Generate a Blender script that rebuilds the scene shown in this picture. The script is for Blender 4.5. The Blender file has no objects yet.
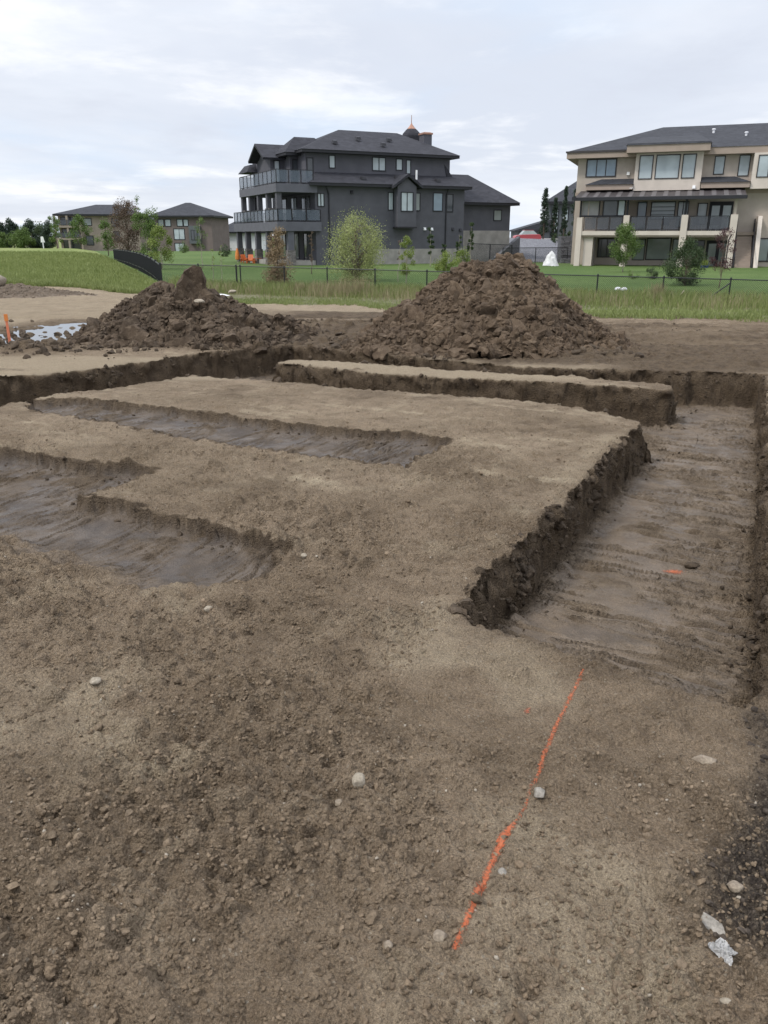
import bpy, math, random
import numpy as np
from mathutils import Vector, Matrix, noise as mnoise

random.seed(7)
RNG = np.random.default_rng(11)
R = math.radians
scene = bpy.context.scene
col = scene.collection

# ------------------------------------------------------------------ camera
CAM_H = 1.6
F_PX = 780.0
PITCH = R(19.49)
CP, SP = math.cos(PITCH), math.sin(PITCH)
cam_d = bpy.data.cameras.new('camera')
cam_d.sensor_fit = 'VERTICAL'
cam_d.sensor_height = 24.0
cam_d.lens = 24.0 * F_PX / 1024.0
cam_d.clip_start = 0.05
cam_d.clip_end = 3000
cam = bpy.data.objects.new('camera', cam_d)
cam.location = (0, 0, CAM_H)
cam.rotation_euler = (R(90) - PITCH, 0, 0)
col.objects.link(cam)
scene.camera = cam


def at(px, py, Y):
    """point of the place seen at a photo pixel, Y metres ahead"""
    u = (px - 384) / F_PX
    v = (512 - py) / F_PX
    t = Y / (CP + v * SP)
    return Vector((u * t, Y, CAM_H + (-SP + v * CP) * t))


def gp(px, py, z=0.0):
    u = (px - 384) / F_PX
    v = (512 - py) / F_PX
    t = (z - CAM_H) / (-SP + v * CP)
    return (u * t, (CP + v * SP) * t)


# ------------------------------------------------------------------ numpy noise
def _hash(ix, iy, iz, seed):
    h = (ix.astype(np.int64) * 374761393 + iy.astype(np.int64) * 668265263 + iz.astype(np.int64) * 2147483647 + seed * 974711) & 0xFFFFFFFF
    h = ((h ^ (h >> 13)) * 1274126177) & 0xFFFFFFFF
    h = ((h ^ (h >> 16)) * 2246822519) & 0xFFFFFFFF
    return (h ^ (h >> 15)) & 0xFFFFFFFF


def h01(ix, iy, seed, iz=None):
    iz = np.zeros_like(ix) if iz is None else iz
    return _hash(ix, iy, iz, seed).astype(np.float32) / 4294967296.0


def perlin2(x, y, seed=0):
    xi = np.floor(x).astype(np.int64); yi = np.floor(y).astype(np.int64)
    xf = (x - xi).astype(np.float32); yf = (y - yi).astype(np.float32)
    u = xf * xf * xf * (xf * (xf * 6 - 15) + 10); v = yf * yf * yf * (yf * (yf * 6 - 15) + 10)

    def g(dx, dy):
        a = h01(xi + dx, yi + dy, seed) * 6.2831853
        return np.cos(a) * (xf - dx) + np.sin(a) * (yf - dy)
    a = g(0, 0); b = g(1, 0); c = g(0, 1); d = g(1, 1)
    return 1.4 * ((a * (1 - u) + b * u) * (1 - v) + (c * (1 - u) + d * u) * v)


def fbm2(x, y, oct=4, seed=0, gain=0.5, lac=2.03):
    s = 0; a = 1.0; n = 0
    for i in range(oct):
        s = s + a * perlin2(x, y, seed + i * 17); n += a
        a *= gain; x = x * lac + 13.7; y = y * lac + 7.3
    return s / n


def perlin3(x, y, z, seed=0):
    xi = np.floor(x).astype(np.int64); yi = np.floor(y).astype(np.int64); zi = np.floor(z).astype(np.int64)
    xf = x - xi; yf = y - yi; zf = z - zi
    s = lambda t: t * t * (3 - 2 * t)
    u, v, w = s(xf), s(yf), s(zf)
    r = 0
    for dx in (0, 1):
        for dy in (0, 1):
            for dz in (0, 1):
                val = h01(xi + dx, yi + dy, seed, zi + dz) * 2 - 1
                r = r + val * (u if dx else 1 - u) * (v if dy else 1 - v) * (w if dz else 1 - w)
    return r


def fbm3(x, y, z, oct=3, seed=0, gain=0.5):
    s = 0; a = 1.0; n = 0
    for i in range(oct):
        s = s + a * perlin3(x, y, z, seed + 31 * i); n += a
        a *= gain; x = x * 2.03 + 3.1; y = y * 2.03 + 1.7; z = z * 2.03 + 5.9
    return s / n


def worley2(x, y, seed=0):
    """distance to nearest feature, second nearest, and the nearest cell's random"""
    xi = np.floor(x).astype(np.int64); yi = np.floor(y).astype(np.int64)
    f1 = np.full(x.shape, 9.0, np.float32); f2 = np.full(x.shape, 9.0, np.float32); idv = np.zeros(x.shape, np.float32)
    for dx in (-1, 0, 1):
        for dy in (-1, 0, 1):
            cx = xi + dx; cy = yi + dy
            d = np.hypot(cx + h01(cx, cy, seed) - x, cy + h01(cx, cy, seed + 5) - y).astype(np.float32)
            near = d < f1
            f2 = np.where(near, f1, np.minimum(f2, d))
            idv = np.where(near, h01(cx, cy, seed + 9), idv)
            f1 = np.minimum(f1, d)
    return f1, f2, idv


def lumps(x, y, cell, prob, seed, rmin=0.15, rmax=0.5):
    """height of scattered rounded crumbs, in units of the cell"""
    x = x / cell; y = y / cell
    xi = np.floor(x).astype(np.int64); yi = np.floor(y).astype(np.int64)
    h = np.zeros(x.shape, np.float32)
    pr = prob if np.ndim(prob) else None
    for dx in (-1, 0, 1):
        for dy in (-1, 0, 1):
            cx = xi + dx; cy = yi + dy
            d2 = (cx + h01(cx, cy, seed) - x) ** 2 + (cy + h01(cx, cy, seed + 3) - y) ** 2
            r = rmin + (rmax - rmin) * h01(cx, cy, seed + 6) ** 2
            on = h01(cx, cy, seed + 8) < prob
            hh = np.sqrt(np.maximum(r * r - d2, 0)) * on
            h = np.maximum(h, hh)
    return h * cell


def sstep(a, b, x):
    t = np.clip((x - a) / (b - a), 0, 1)
    return t * t * (3 - 2 * t)


def sdf(poly, x, y):
    """signed distance to a polygon, negative inside"""
    P = np.array(poly, np.float64); n = len(P)
    d = np.full(x.shape, 1e9); inside = np.zeros(x.shape, bool)
    for i in range(n):
        ax, ay = P[i]; bx, by = P[(i + 1) % n]
        ex, ey = bx - ax, by - ay
        t = np.clip(((x - ax) * ex + (y - ay) * ey) / (ex * ex + ey * ey), 0, 1)
        d = np.minimum(d, (x - ax - t * ex) ** 2 + (y - ay - t * ey) ** 2)
        c = ((ay > y) != (by > y)) & (x < (bx - ax) * (y - ay) / (by - ay + 1e-12) + ax)
        inside ^= c
    d = np.sqrt(d)
    return np.where(inside, -d, d)


# ------------------------------------------------------------------ object helpers
def tag(o, label=None, cat=None, group=None, kind=None):
    if label: o['label'] = label
    if cat: o['category'] = cat
    if group: o['group'] = group
    if kind: o['kind'] = kind
    return o


def empty(name, loc=(0, 0, 0), rz=0.0):
    o = bpy.data.objects.new(name, None)
    o.location = loc; o.rotation_euler = (0, 0, rz)
    o.empty_display_size = 0.3
    col.objects.link(o)
    return o


def thing(name, label, cat, loc=(0, 0, 0), rz=0.0, group=None):
    return tag(empty(name, loc, rz), label, cat, group)


def mesh_np(name, V, Fq, mat, parent=None, smooth=False, attrs=None, loc=None):
    """numpy verts (n,3) and faces (m,3|4) to an object"""
    V = np.asarray(V, np.float32); Fq = np.asarray(Fq, np.int32)
    me = bpy.data.meshes.new(name)
    n, k = len(Fq), Fq.shape[1]
    me.vertices.add(len(V)); me.vertices.foreach_set('co', V.ravel())
    me.loops.add(n * k); me.loops.foreach_set('vertex_index', Fq.ravel())
    me.polygons.add(n)
    me.polygons.foreach_set('loop_start', np.arange(0, n * k, k, dtype=np.int32))
    me.polygons.foreach_set('use_smooth', np.full(n, smooth, bool))
    me.update(calc_edges=True)
    for an, arr in (attrs or {}).items():
        arr = np.asarray(arr, np.float32)
        if arr.ndim == 1:
            a = me.attributes.new(an, 'FLOAT', 'POINT'); a.data.foreach_set('value', arr)
        else:
            a = me.attributes.new(an, 'FLOAT_VECTOR', 'POINT'); a.data.foreach_set('vector', arr.ravel())
    me.materials.append(mat)
    o = bpy.data.objects.new(name, me)
    if loc is not None: o.location = loc
    o.parent = parent
    col.objects.link(o)
    return o


class MB:
    """collects simple shapes; build() links them as one mesh object"""
    def __init__(s): s.v = []; s.f = []

    def add(s, vs, fs):
        b = len(s.v)
        s.v += [tuple(v) for v in vs]; s.f += [tuple(i + b for i in f) for f in fs]
        return s

    def box(s, x0, x1, y0, y1, z0, z1):
        vs = [(x, y, z) for z in (z0, z1) for y in (y0, y1) for x in (x0, x1)]
        return s.add(vs, [(0, 2, 3, 1), (4, 5, 7, 6), (0, 1, 5, 4), (2, 6, 7, 3), (0, 4, 6, 2), (1, 3, 7, 5)])

    def hull8(s, bot, top):
        n = len(bot)
        fs = [tuple(range(n))[::-1], tuple(range(n, 2 * n))]
        fs += [(i, (i + 1) % n, n + (i + 1) % n, n + i) for i in range(n)]
        return s.add(list(bot) + list(top), fs)

    def prism(s, pts, axis, a, b):
        """polygon pts (2-D) extruded along axis from a to b"""
        def to3(p, t):
            return {'x': (t, p[0], p[1]), 'y': (p[0], t, p[1]), 'z': (p[0], p[1], t)}[axis]
        return s.hull8([to3(p, a) for p in pts], [to3(p, b) for p in pts])

    def bar(s, a, b, w, h=None):
        h = h or w
        a = Vector(a); b = Vector(b); d = (b - a).normalized()
        up = Vector((0, 0, 1)) if abs(d.z) < 0.95 else Vector((0, 1, 0))
        u = d.cross(up).normalized(); v = u.cross(d)
        q = [(-1, -1), (1, -1), (1, 1), (-1, 1)]
        return s.hull8([a + u * (w / 2 * i) + v * (h / 2 * j) for i, j in q], [b + u * (w / 2 * i) + v * (h / 2 * j) for i, j in q])

    def tube(s, pts, radii, n=8, cap=True):
        pts = [Vector(p) for p in pts]
        b = len(s.v)
        for i, p in enumerate(pts):
            d = (pts[min(i + 1, len(pts) - 1)] - pts[max(i - 1, 0)]).normalized()
            up = Vector((0, 0, 1)) if abs(d.z) < 0.9 else Vector((1, 0, 0))
            u = d.cross(up).normalized(); w = u.cross(d)
            r = radii[i] if hasattr(radii, '__len__') else radii
            for k in range(n):
                t = 2 * math.pi * k / n
                s.v.append(tuple(p + (u * math.cos(t) + w * math.sin(t)) * r))
        for i in range(len(pts) - 1):
            for k in range(n):
                s.f.append((b + i * n + k, b + i * n + (k + 1) % n, b + (i + 1) * n + (k + 1) % n, b + (i + 1) * n + k))
        if cap:
            s.f.append(tuple(b + k for k in range(n))[::-1])
            s.f.append(tuple(b + (len(pts) - 1) * n + k for k in range(n)))
        return s

    def lathe(s, prof, c=(0, 0, 0), n=16):
        b = len(s.v)
        for r, z in prof:
            for k in range(n):
                t = 2 * math.pi * k / n
                s.v.append((c[0] + r * math.cos(t), c[1] + r * math.sin(t), c[2] + z))
        for i in range(len(prof) - 1):
            for k in range(n):
                s.f.append((b + i * n + k, b + i * n + (k + 1) % n, b + (i + 1) * n + (k + 1) % n, b + (i + 1) * n + k))
        s.f.append(tuple(b + k for k in range(n))[::-1])
        s.f.append(tuple(b + (len(prof) - 1) * n + k for k in range(n)))
        return s

    def build(s, name, mat, parent=None, smooth=False, bevel=0.0):
        me = bpy.data.meshes.new(name)
        me.from_pydata(s.v, [], s.f); me.update()
        me.materials.append(mat)
        if smooth: me.polygons.foreach_set('use_smooth', [True] * len(me.polygons))
        o = bpy.data.objects.new(name, me); o.parent = parent
        col.objects.link(o)
        if bevel:
            m = o.modifiers.new('bevel', 'BEVEL'); m.width = bevel; m.segments = 2; m.limit_method = 'ANGLE'
        return o


# ------------------------------------------------------------------ materials
class NT:
    """small node-tree writer"""
    def __init__(s, name):
        s.m = bpy.data.materials.new(name); s.m.use_nodes = True
        s.t = s.m.node_tree; s.t.nodes.clear()
        s.out = s.n('ShaderNodeOutputMaterial')

    def n(s, typ, **kw):
        nd = s.t.nodes.new(typ)
        for k, v in kw.items():
            if k.startswith('_'): setattr(nd, k[1:], v)
        return nd

    def link(s, a, b): s.t.links.new(a, b)

    def val(s, sock, v):
        if hasattr(v, 'is_output') or isinstance(v, bpy.types.NodeSocket): s.link(v, sock)
        else: sock.default_value = v

    def noise(s, scale, detail=4, rough=0.55, vec=None, dist=0.0):
        nd = s.n('ShaderNodeTexNoise'); nd.inputs['Scale'].default_value = scale
        nd.inputs['Detail'].default_value = detail; nd.inputs['Roughness'].default_value = rough; nd.inputs['Distortion'].default_value = dist
        s.link(vec or s.obj(), nd.inputs['Vector']); return nd.outputs['Fac']

    def voro(s, scale, vec=None, feature='F1', out='Distance', rnd=1.0):
        nd = s.n('ShaderNodeTexVoronoi', _feature=feature); nd.inputs['Scale'].default_value = scale
        nd.inputs['Randomness'].default_value = rnd
        s.link(vec or s.obj(), nd.inputs['Vector']); return nd.outputs[out]

    def obj(s):
        if not hasattr(s, '_tc'): s._tc = s.n('ShaderNodeTexCoord')
        return s._tc.outputs['Object']

    def attr(s, name, out='Fac'):
        nd = s.n('ShaderNodeAttribute'); nd.attribute_name = name; return nd.outputs[out]

    def math(s, op, a, b=0.0, c=None, clamp=False):
        nd = s.n('ShaderNodeMath', _operation=op); nd.use_clamp = clamp
        s.val(nd.inputs[0], a); s.val(nd.inputs[1], b)
        if c is not None: s.val(nd.inputs[2], c)
        return nd.outputs[0]

    def mapr(s, x, a, b, c=0.0, d=1.0):
        nd = s.n('ShaderNodeMapRange'); nd.interpolation_type = 'SMOOTHSTEP'
        s.val(nd.inputs['Value'], x)
        for k, v in zip(('From Min', 'From Max', 'To Min', 'To Max'), (a, b, c, d)): nd.inputs[k].default_value = v
        return nd.outputs['Result']

    def mix(s, fac, a, b, mode='MIX'):
        nd = s.n('ShaderNodeMix', _data_type='RGBA', _blend_type=mode)
        s.val(nd.inputs['Factor'], fac)
        for sk, v in ((nd.inputs[6], a), (nd.inputs[7], b)):
            if isinstance(v, (tuple, list)): sk.default_value = (*v[:3], 1)
            else: s.link(v, sk)
        return nd.outputs[2]

    def bump(s, height, strength=0.5, dist=0.02, normal=None):
        nd = s.n('ShaderNodeBump'); nd.inputs['Strength'].default_value = strength; nd.inputs['Distance'].default_value = dist
        s.link(height, nd.inputs['Height'])
        if normal is not None: s.link(normal, nd.inputs['Normal'])
        return nd.outputs['Normal']

    def done(s, color, rough=0.8, normal=None, metal=0.0, spec=0.5, extra=None):
        b = s.n('ShaderNodeBsdfPrincipled')
        if isinstance(color, (tuple, list)): b.inputs['Base Color'].default_value = (*color[:3], 1)
        else: s.link(color, b.inputs['Base Color'])
        s.val(b.inputs['Roughness'], rough); s.val(b.inputs['Metallic'], metal)
        s.val(b.inputs['Specular IOR Level'], spec)
        if normal is not None: s.link(normal, b.inputs['Normal'])
        s.bsdf = b
        s.link(b.outputs[0], s.out.inputs['Surface'])
        return s.m


def mat_plain(name, c, rough=0.7, var=0.12, scale=6.0, bump=0.0, bscale=60.0, metal=0.0, spec=0.4):
    m = NT(name)
    a = tuple(x * (1 - var) for x in c); b = tuple(min(1, x * (1 + var)) for x in c)
    cc = m.mix(m.mapr(m.noise(scale, 5), 0.3, 0.7), a, b)
    nm = m.bump(m.noise(bscale, 3), bump, 0.02) if bump else None
    return m.done(cc, rough, nm, metal, spec)


def mat_soil():
    m = NT('excavated_soil')
    P = m.obj()
    wet = m.attr('wet'); clay = m.attr('clay'); top = m.attr('topsoil'); pale = m.attr('pale')  # wet: damp soil, plus painted shade in the near crumb clusters
    n1 = m.noise(0.9, 6, 0.6); n2 = m.noise(7, 6, 0.65); n3 = m.noise(60, 4, 0.7); n4 = m.noise(420, 2, 0.6)
    dry = m.mix(m.mapr(n1, 0.34, 0.68), (0.206, 0.152, 0.100), (0.305, 0.231, 0.158))
    dry = m.mix(m.mapr(n2, 0.42, 0.74, 0, 0.75), dry, (0.124, 0.088, 0.057))
    dry = m.mix(pale, dry, (0.44, 0.36, 0.25))
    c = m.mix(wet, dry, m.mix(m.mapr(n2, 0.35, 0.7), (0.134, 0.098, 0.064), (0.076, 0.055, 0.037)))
    cl = m.mix(m.mapr(m.noise(3.5, 5, 0.6), 0.35, 0.68), (0.142, 0.105, 0.071), (0.080, 0.059, 0.040))
    cl = m.mix(wet, cl, m.mix(m.mapr(m.noise(3.5, 5, 0.6), 0.35, 0.68), (0.096, 0.072, 0.051), (0.050, 0.037, 0.027)))
    c = m.mix(clay, c, cl)
    c = m.mix(top, c, m.mix(m.mapr(n3, 0.35, 0.7), (0.046, 0.036, 0.029), (0.090, 0.071, 0.055)))
    c = m.mix(m.math('MULTIPLY', m.mapr(n3, 0.40, 0.78, 0.0, 0.42), m.math('SUBTRACT', 1.0, m.math('MULTIPLY', m.math('MAXIMUM', wet, clay), 0.85))), c, (0.30, 0.24, 0.170), 'MIX')
    c = m.mix(0.6, c, m.mix(m.mapr(n4, 0.3, 0.7), (0.5, 0.5, 0.5), (1.5, 1.5, 1.5)), 'MULTIPLY')
    n5 = m.noise(150, 4, 0.65)
    c = m.mix(0.5, c, m.mix(m.mapr(n5, 0.35, 0.65), (0.62, 0.61, 0.60), (1.38, 1.38, 1.38)), 'MULTIPLY')
    vs = m.voro(150, out='Color')
    sep = m.n('ShaderNodeSeparateColor'); m.link(vs, sep.inputs[0])
    grit = m.mapr(sep.outputs[0], 0.985, 0.992)
    c = m.mix(m.math('MULTIPLY', grit, m.math('SUBTRACT', 0.6, m.math('MAXIMUM', clay, wet), clamp=True)), c, (0.36, 0.31, 0.24))
    b1 = m.math('MULTIPLY', m.noise(38, 6, 0.7), 1.0)
    b2 = m.math('SUBTRACT', 1.0, m.voro(95))
    b3 = m.noise(300, 3, 0.6)
    b4 = m.math('SUBTRACT', 1.0, m.voro(44, feature='SMOOTH_F1'))
    h = m.math('ADD', m.math('MULTIPLY', b1, 1.0), m.math('ADD', m.math('MULTIPLY', b2, 0.6), m.math('ADD', m.math('MULTIPLY', b3, 0.35), m.math('MULTIPLY', b4, 0.5))))
    smooth = m.math('SUBTRACT', 1.0, m.math('MULTIPLY', clay, 0.55))
    nd = m.n('ShaderNodeBump'); nd.inputs['Distance'].default_value = 0.030
    m.link(smooth, nd.inputs['Strength']); m.link(h, nd.inputs['Height']); nm = nd.outputs['Normal']
    rough = m.math('SUBTRACT', 0.95, m.math('MULTIPLY', clay, m.mapr(m.noise(5, 4), 0.38, 0.62, 0.10, 0.62)))
    return m.done(c, rough, nm, 0, m.math('ADD', 0.16, m.math('MULTIPLY', clay, 0.30)))


def mat_pile(name, a, b, c3):
    m = NT(name)
    n1 = m.noise(1.6, 5, 0.6); n2 = m.noise(11, 6, 0.68); n3 = m.noise(90, 3, 0.6)
    c = m.mix(m.mapr(n1, 0.35, 0.66), a, b)
    c = m.mix(m.mapr(n2, 0.48, 0.75, 0, 0.85), c, c3)
    c = m.mix(0.5, c, m.mix(m.mapr(n3, 0.3, 0.7), (0.6, 0.6, 0.6), (1.3, 1.3, 1.3)), 'MULTIPLY')
    rnd = m.attr('shade')
    c = m.mix(0.7, c, m.mix(rnd, (0.68, 0.67, 0.66), (1.30, 1.28, 1.26)), 'MULTIPLY')
    h = m.math('ADD', m.noise(26, 6, 0.72), m.math('MULTIPLY', m.noise(120, 3, 0.6), 0.35))
    return m.done(c, 0.92, m.bump(h, 0.6, 0.05), 0, 0.22)


def mat_leaf(name, a, b, rough=0.6, trans=0.25):
    m = NT(name)
    c = m.mix(m.attr('shade'), a, b)
    bs = m.n('ShaderNodeBsdfPrincipled')
    m.link(c, bs.inputs['Base Color']); bs.inputs['Roughness'].default_value = rough; bs.inputs['Specular IOR Level'].default_value = 0.25
    tr = m.n('ShaderNodeBsdfTranslucent'); m.link(c, tr.inputs['Color'])
    mx = m.n('ShaderNodeMixShader'); mx.inputs[0].default_value = trans
    m.link(bs.outputs[0], mx.inputs[1]); m.link(tr.outputs[0], mx.inputs[2]); m.link(mx.outputs[0], m.out.inputs['Surface'])
    return m.m


def mat_grass_ground(name, a, b, c3, sc=1.0):
    m = NT(name)
    n1 = m.noise(0.12 * sc, 5, 0.6); n2 = m.noise(1.3 * sc, 6, 0.7); n3 = m.noise(14 * sc, 4, 0.7)
    c = m.mix(m.mapr(n1, 0.35, 0.65), a, b)
    c = m.mix(m.mapr(n2, 0.45, 0.75, 0, 0.7), c, c3)
    c = m.mix(0.55, c, m.mix(m.mapr(n3, 0.3, 0.7), (0.6, 0.6, 0.6), (1.35, 1.35, 1.35)), 'MULTIPLY')
    return m.done(c, 0.9, m.bump(n3, 0.8, 0.08), 0, 0.15)


def mat_shingle(name, a, b):
    m = NT(name)
    P = m.obj()
    mp = m.n('ShaderNodeMapping'); mp.inputs['Scale'].default_value = (1.0, 1.0, 2.2); m.link(P, mp.inputs['Vector'])
    v = m.voro(3.2, mp.outputs[0], out='Color')
    sep = m.n('ShaderNodeSeparateColor'); m.link(v, sep.inputs[0])
    c = m.mix(sep.outputs[0], a, b)
    c = m.mix(m.mapr(m.noise(0.5, 4), 0.3, 0.7, 0, 0.5), c, a)
    w = m.n('ShaderNodeTexWave', _bands_direction='Z'); w.inputs['Scale'].default_value = 2.6; w.inputs['Distortion'].default_value = 0.4
    m.link(P, w.inputs['Vector'])
    return m.done(c, 0.85, m.bump(w.outputs['Fac'], 0.35, 0.03), 0, 0.3)


def mat_stone(name, a, b, scale=3.0):
    m = NT(name)
    mp = m.n('ShaderNodeMapping'); mp.inputs['Scale'].default_value = (1, 1, 2.0); m.link(m.obj(), mp.inputs['Vector'])
    v = m.voro(scale, mp.outputs[0], out='Color'); e = m.voro(scale, mp.outputs[0], 'DISTANCE_TO_EDGE')
    sep = m.n('ShaderNodeSeparateColor'); m.link(v, sep.inputs[0])
    c = m.mix(sep.outputs[0], a, b)
    c = m.mix(m.mapr(e, 0.0, 0.06, 1, 0), c, tuple(x * 0.45 for x in a))
    return m.done(c, 0.9, m.bump(m.mapr(e, 0, 0.1), 0.5, 0.04), 0, 0.25)


def mat_rock(name, a, b):
    m = NT(name)
    n1 = m.noise(14, 6, 0.65); n2 = m.noise(110, 4, 0.6)
    c = m.mix(m.mapr(n1, 0.35, 0.68), a, b)
    c = m.mix(0.5, c, m.mix(m.mapr(n2, 0.3, 0.7), (0.65, 0.64, 0.62), (1.3, 1.3, 1.3)), 'MULTIPLY')
    return m.done(c, 0.85, m.bump(m.math('ADD', n1, m.math('MULTIPLY', n2, 0.3)), 0.5, 0.012), 0, 0.3)


def mat_glass(name, c, rough=0.08, spec=0.6):
    m = NT(name)
    cc = m.mix(m.mapr(m.noise(0.8, 2), 0.35, 0.65), tuple(x * 0.8 for x in c), c)
    return m.done(cc, rough, None, 0, spec)


def mat_tinted_panel(name, c, alpha):
    """balcony glass: tinted, partly see-through, glossy"""
    m = NT(name)
    g = m.n('ShaderNodeBsdfPrincipled'); g.inputs['Base Color'].default_value = (*c, 1); g.inputs['Roughness'].default_value = 0.06
    g.inputs['Specular IOR Level'].default_value = 0.55
    n = m.noise(0.7, 2)
    t = m.n('ShaderNodeBsdfTransparent'); mx = m.n('ShaderNodeMixShader')
    m.link(m.mapr(n, 0.3, 0.7, alpha - 0.06, alpha + 0.06), mx.inputs[0])
    m.link(t.outputs[0], mx.inputs[1]); m.link(g.outputs[0], mx.inputs[2]); m.link(mx.outputs[0], m.out.inputs['Surface'])
    return m.m


def mat_chainlink(name):
    """diagonal wire mesh, open between the wires"""
    m = NT(name)
    sx = m.n('ShaderNodeSeparateXYZ'); m.link(m.obj(), sx.inputs[0])

    def wires(op):
        d = m.math(op, sx.outputs[0], sx.outputs[2])
        fr = m.math('FRACT', m.math('MULTIPLY', d, 14.0))
        return m.math('LESS_THAN', fr, 0.12)
    w = m.math('MAXIMUM', wires('ADD'), wires('SUBTRACT'))
    g = m.n('ShaderNodeBsdfPrincipled'); g.inputs['Base Color'].default_value = (0.012, 0.013, 0.014, 1); g.inputs['Roughness'].default_value = 0.6
    g.inputs['Specular IOR Level'].default_value = 0.2
    t = m.n('ShaderNodeBsdfTransparent'); mx = m.n('ShaderNodeMixShader')
    m.link(w, mx.inputs[0]); m.link(t.outputs[0], mx.inputs[1]); m.link(g.outputs[0], mx.inputs[2]); m.link(mx.outputs[0], m.out.inputs['Surface'])
    return m.m


M = {}
M['soil'] = mat_soil()
M['pile_dark'] = mat_pile('turned_clay', (0.080, 0.056, 0.037), (0.122, 0.087, 0.057), (0.190, 0.143, 0.098))
M['pile_left'] = mat_pile('wet_turned_clay', (0.062, 0.045, 0.031), (0.098, 0.071, 0.048), (0.175, 0.135, 0.095))
M['gravel_heap'] = mat_pile('heap_gravel', (0.11, 0.085, 0.062), (0.16, 0.125, 0.092), (0.22, 0.18, 0.14))
M['clod'] = mat_pile('soil_crumbs', (0.160, 0.119, 0.079), (0.220, 0.167, 0.114), (0.112, 0.082, 0.054))
M['clod_wet'] = mat_pile('damp_soil_crumbs', (0.066, 0.049, 0.034), (0.100, 0.075, 0.052), (0.135, 0.103, 0.073))
M['clod_top'] = mat_pile('topsoil_crumbs', (0.046, 0.036, 0.029), (0.082, 0.065, 0.051), (0.125, 0.100, 0.076))
M['pebble'] = mat_rock('pebble_stone', (0.24, 0.205, 0.16), (0.34, 0.295, 0.235))
M['rock_tan'] = mat_rock('tan_field_stone', (0.25, 0.212, 0.16), (0.335, 0.29, 0.228))
M['rock_grey'] = mat_rock('grey_field_stone', (0.22, 0.20, 0.17), (0.32, 0.29, 0.25))
M['rock_brown'] = mat_rock('brown_field_stone', (0.20, 0.16, 0.12), (0.29, 0.24, 0.18))
def mat_paint(name, a, b):
    """sprayed paint: soil shows through where the coat is thin"""
    m = NT(name)
    cov = m.attr('cover'); n1 = m.noise(130, 4, 0.7); n2 = m.noise(420, 2, 0.6)
    c = m.mix(m.mapr(m.noise(60, 4), 0.3, 0.7), a, b)
    al = m.mapr(m.math('ADD', cov, m.math('ADD', m.math('MULTIPLY', m.math('SUBTRACT', n1, 0.5), 2.2), m.math('MULTIPLY', m.math('SUBTRACT', n2, 0.5), 1.4))), 0.30, 0.62, 0, 0.92)
    g = m.n('ShaderNodeBsdfPrincipled'); m.link(c, g.inputs['Base Color']); g.inputs['Roughness'].default_value = 0.85; g.inputs['Specular IOR Level'].default_value = 0.2
    m.link(m.bump(m.math('ADD', n1, n2), 0.6, 0.01), g.inputs['Normal'])
    t = m.n('ShaderNodeBsdfTransparent'); mx = m.n('ShaderNodeMixShader')
    m.link(al, mx.inputs[0]); m.link(t.outputs[0], mx.inputs[1]); m.link(g.outputs[0], mx.inputs[2]); m.link(mx.outputs[0], m.out.inputs['Surface'])
    return m.m


M['paint'] = mat_paint('sprayed_marking_paint', (0.44, 0.115, 0.05), (0.52, 0.17, 0.085))
M['paint_faint'] = mat_paint('worn_marking_paint', (0.36, 0.12, 0.07), (0.42, 0.16, 0.10))
M['lawn'] = mat_grass_ground('mown_lawn', (0.076, 0.122, 0.033), (0.104, 0.150, 0.046), (0.060, 0.096, 0.027))
M['field'] = mat_grass_ground('rough_field_grass', (0.145, 0.190, 0.052), (0.215, 0.245, 0.085), (0.165, 0.160, 0.075))
M['verge'] = mat_grass_ground('weedy_verge', (0.115, 0.128, 0.055), (0.17, 0.155, 0.095), (0.085, 0.095, 0.04))
M['blade'] = mat_leaf('grass_blade', (0.125, 0.162, 0.044), (0.265, 0.295, 0.112))
M['blade_dry'] = mat_leaf('dry_grass_blade', (0.22, 0.19, 0.10), (0.36, 0.31, 0.19))
M['bark'] = mat_plain('tree_bark', (0.13, 0.10, 0.075), 0.9, 0.3, 12, 0.5, 50)
M['bark_pale'] = mat_plain('pale_sapling_bark', (0.30, 0.27, 0.21), 0.9, 0.25, 12, 0.4, 50)
M['leaf_willow'] = mat_leaf('willow_leaf', (0.200, 0.232, 0.075), (0.390, 0.415, 0.180))
M['leaf_green'] = mat_leaf('sapling_leaf', (0.070, 0.120, 0.028), (0.150, 0.210, 0.062))
M['leaf_lime'] = mat_leaf('lime_leaf', (0.120, 0.170, 0.030), (0.230, 0.275, 0.075))
M['leaf_dark'] = mat_leaf('dark_shrub_leaf', (0.030, 0.055, 0.020), (0.085, 0.115, 0.052))
M['leaf_spruce'] = mat_leaf('spruce_needle', (0.026, 0.044, 0.028), (0.062, 0.088, 0.055))
M['leaf_tan'] = mat_leaf('dead_needle', (0.180, 0.125, 0.070), (0.320, 0.240, 0.145))
M['leaf_purple'] = mat_leaf('purple_leaf', (0.050, 0.022, 0.026), (0.120, 0.060, 0.058))
M['leaf_brown'] = mat_leaf('budding_twig_leaf', (0.090, 0.060, 0.045), (0.165, 0.120, 0.085))
M['puddle'] = NT('puddle_water').done((0.045, 0.040, 0.033), 0.03, None, 0, 0.9)
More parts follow.
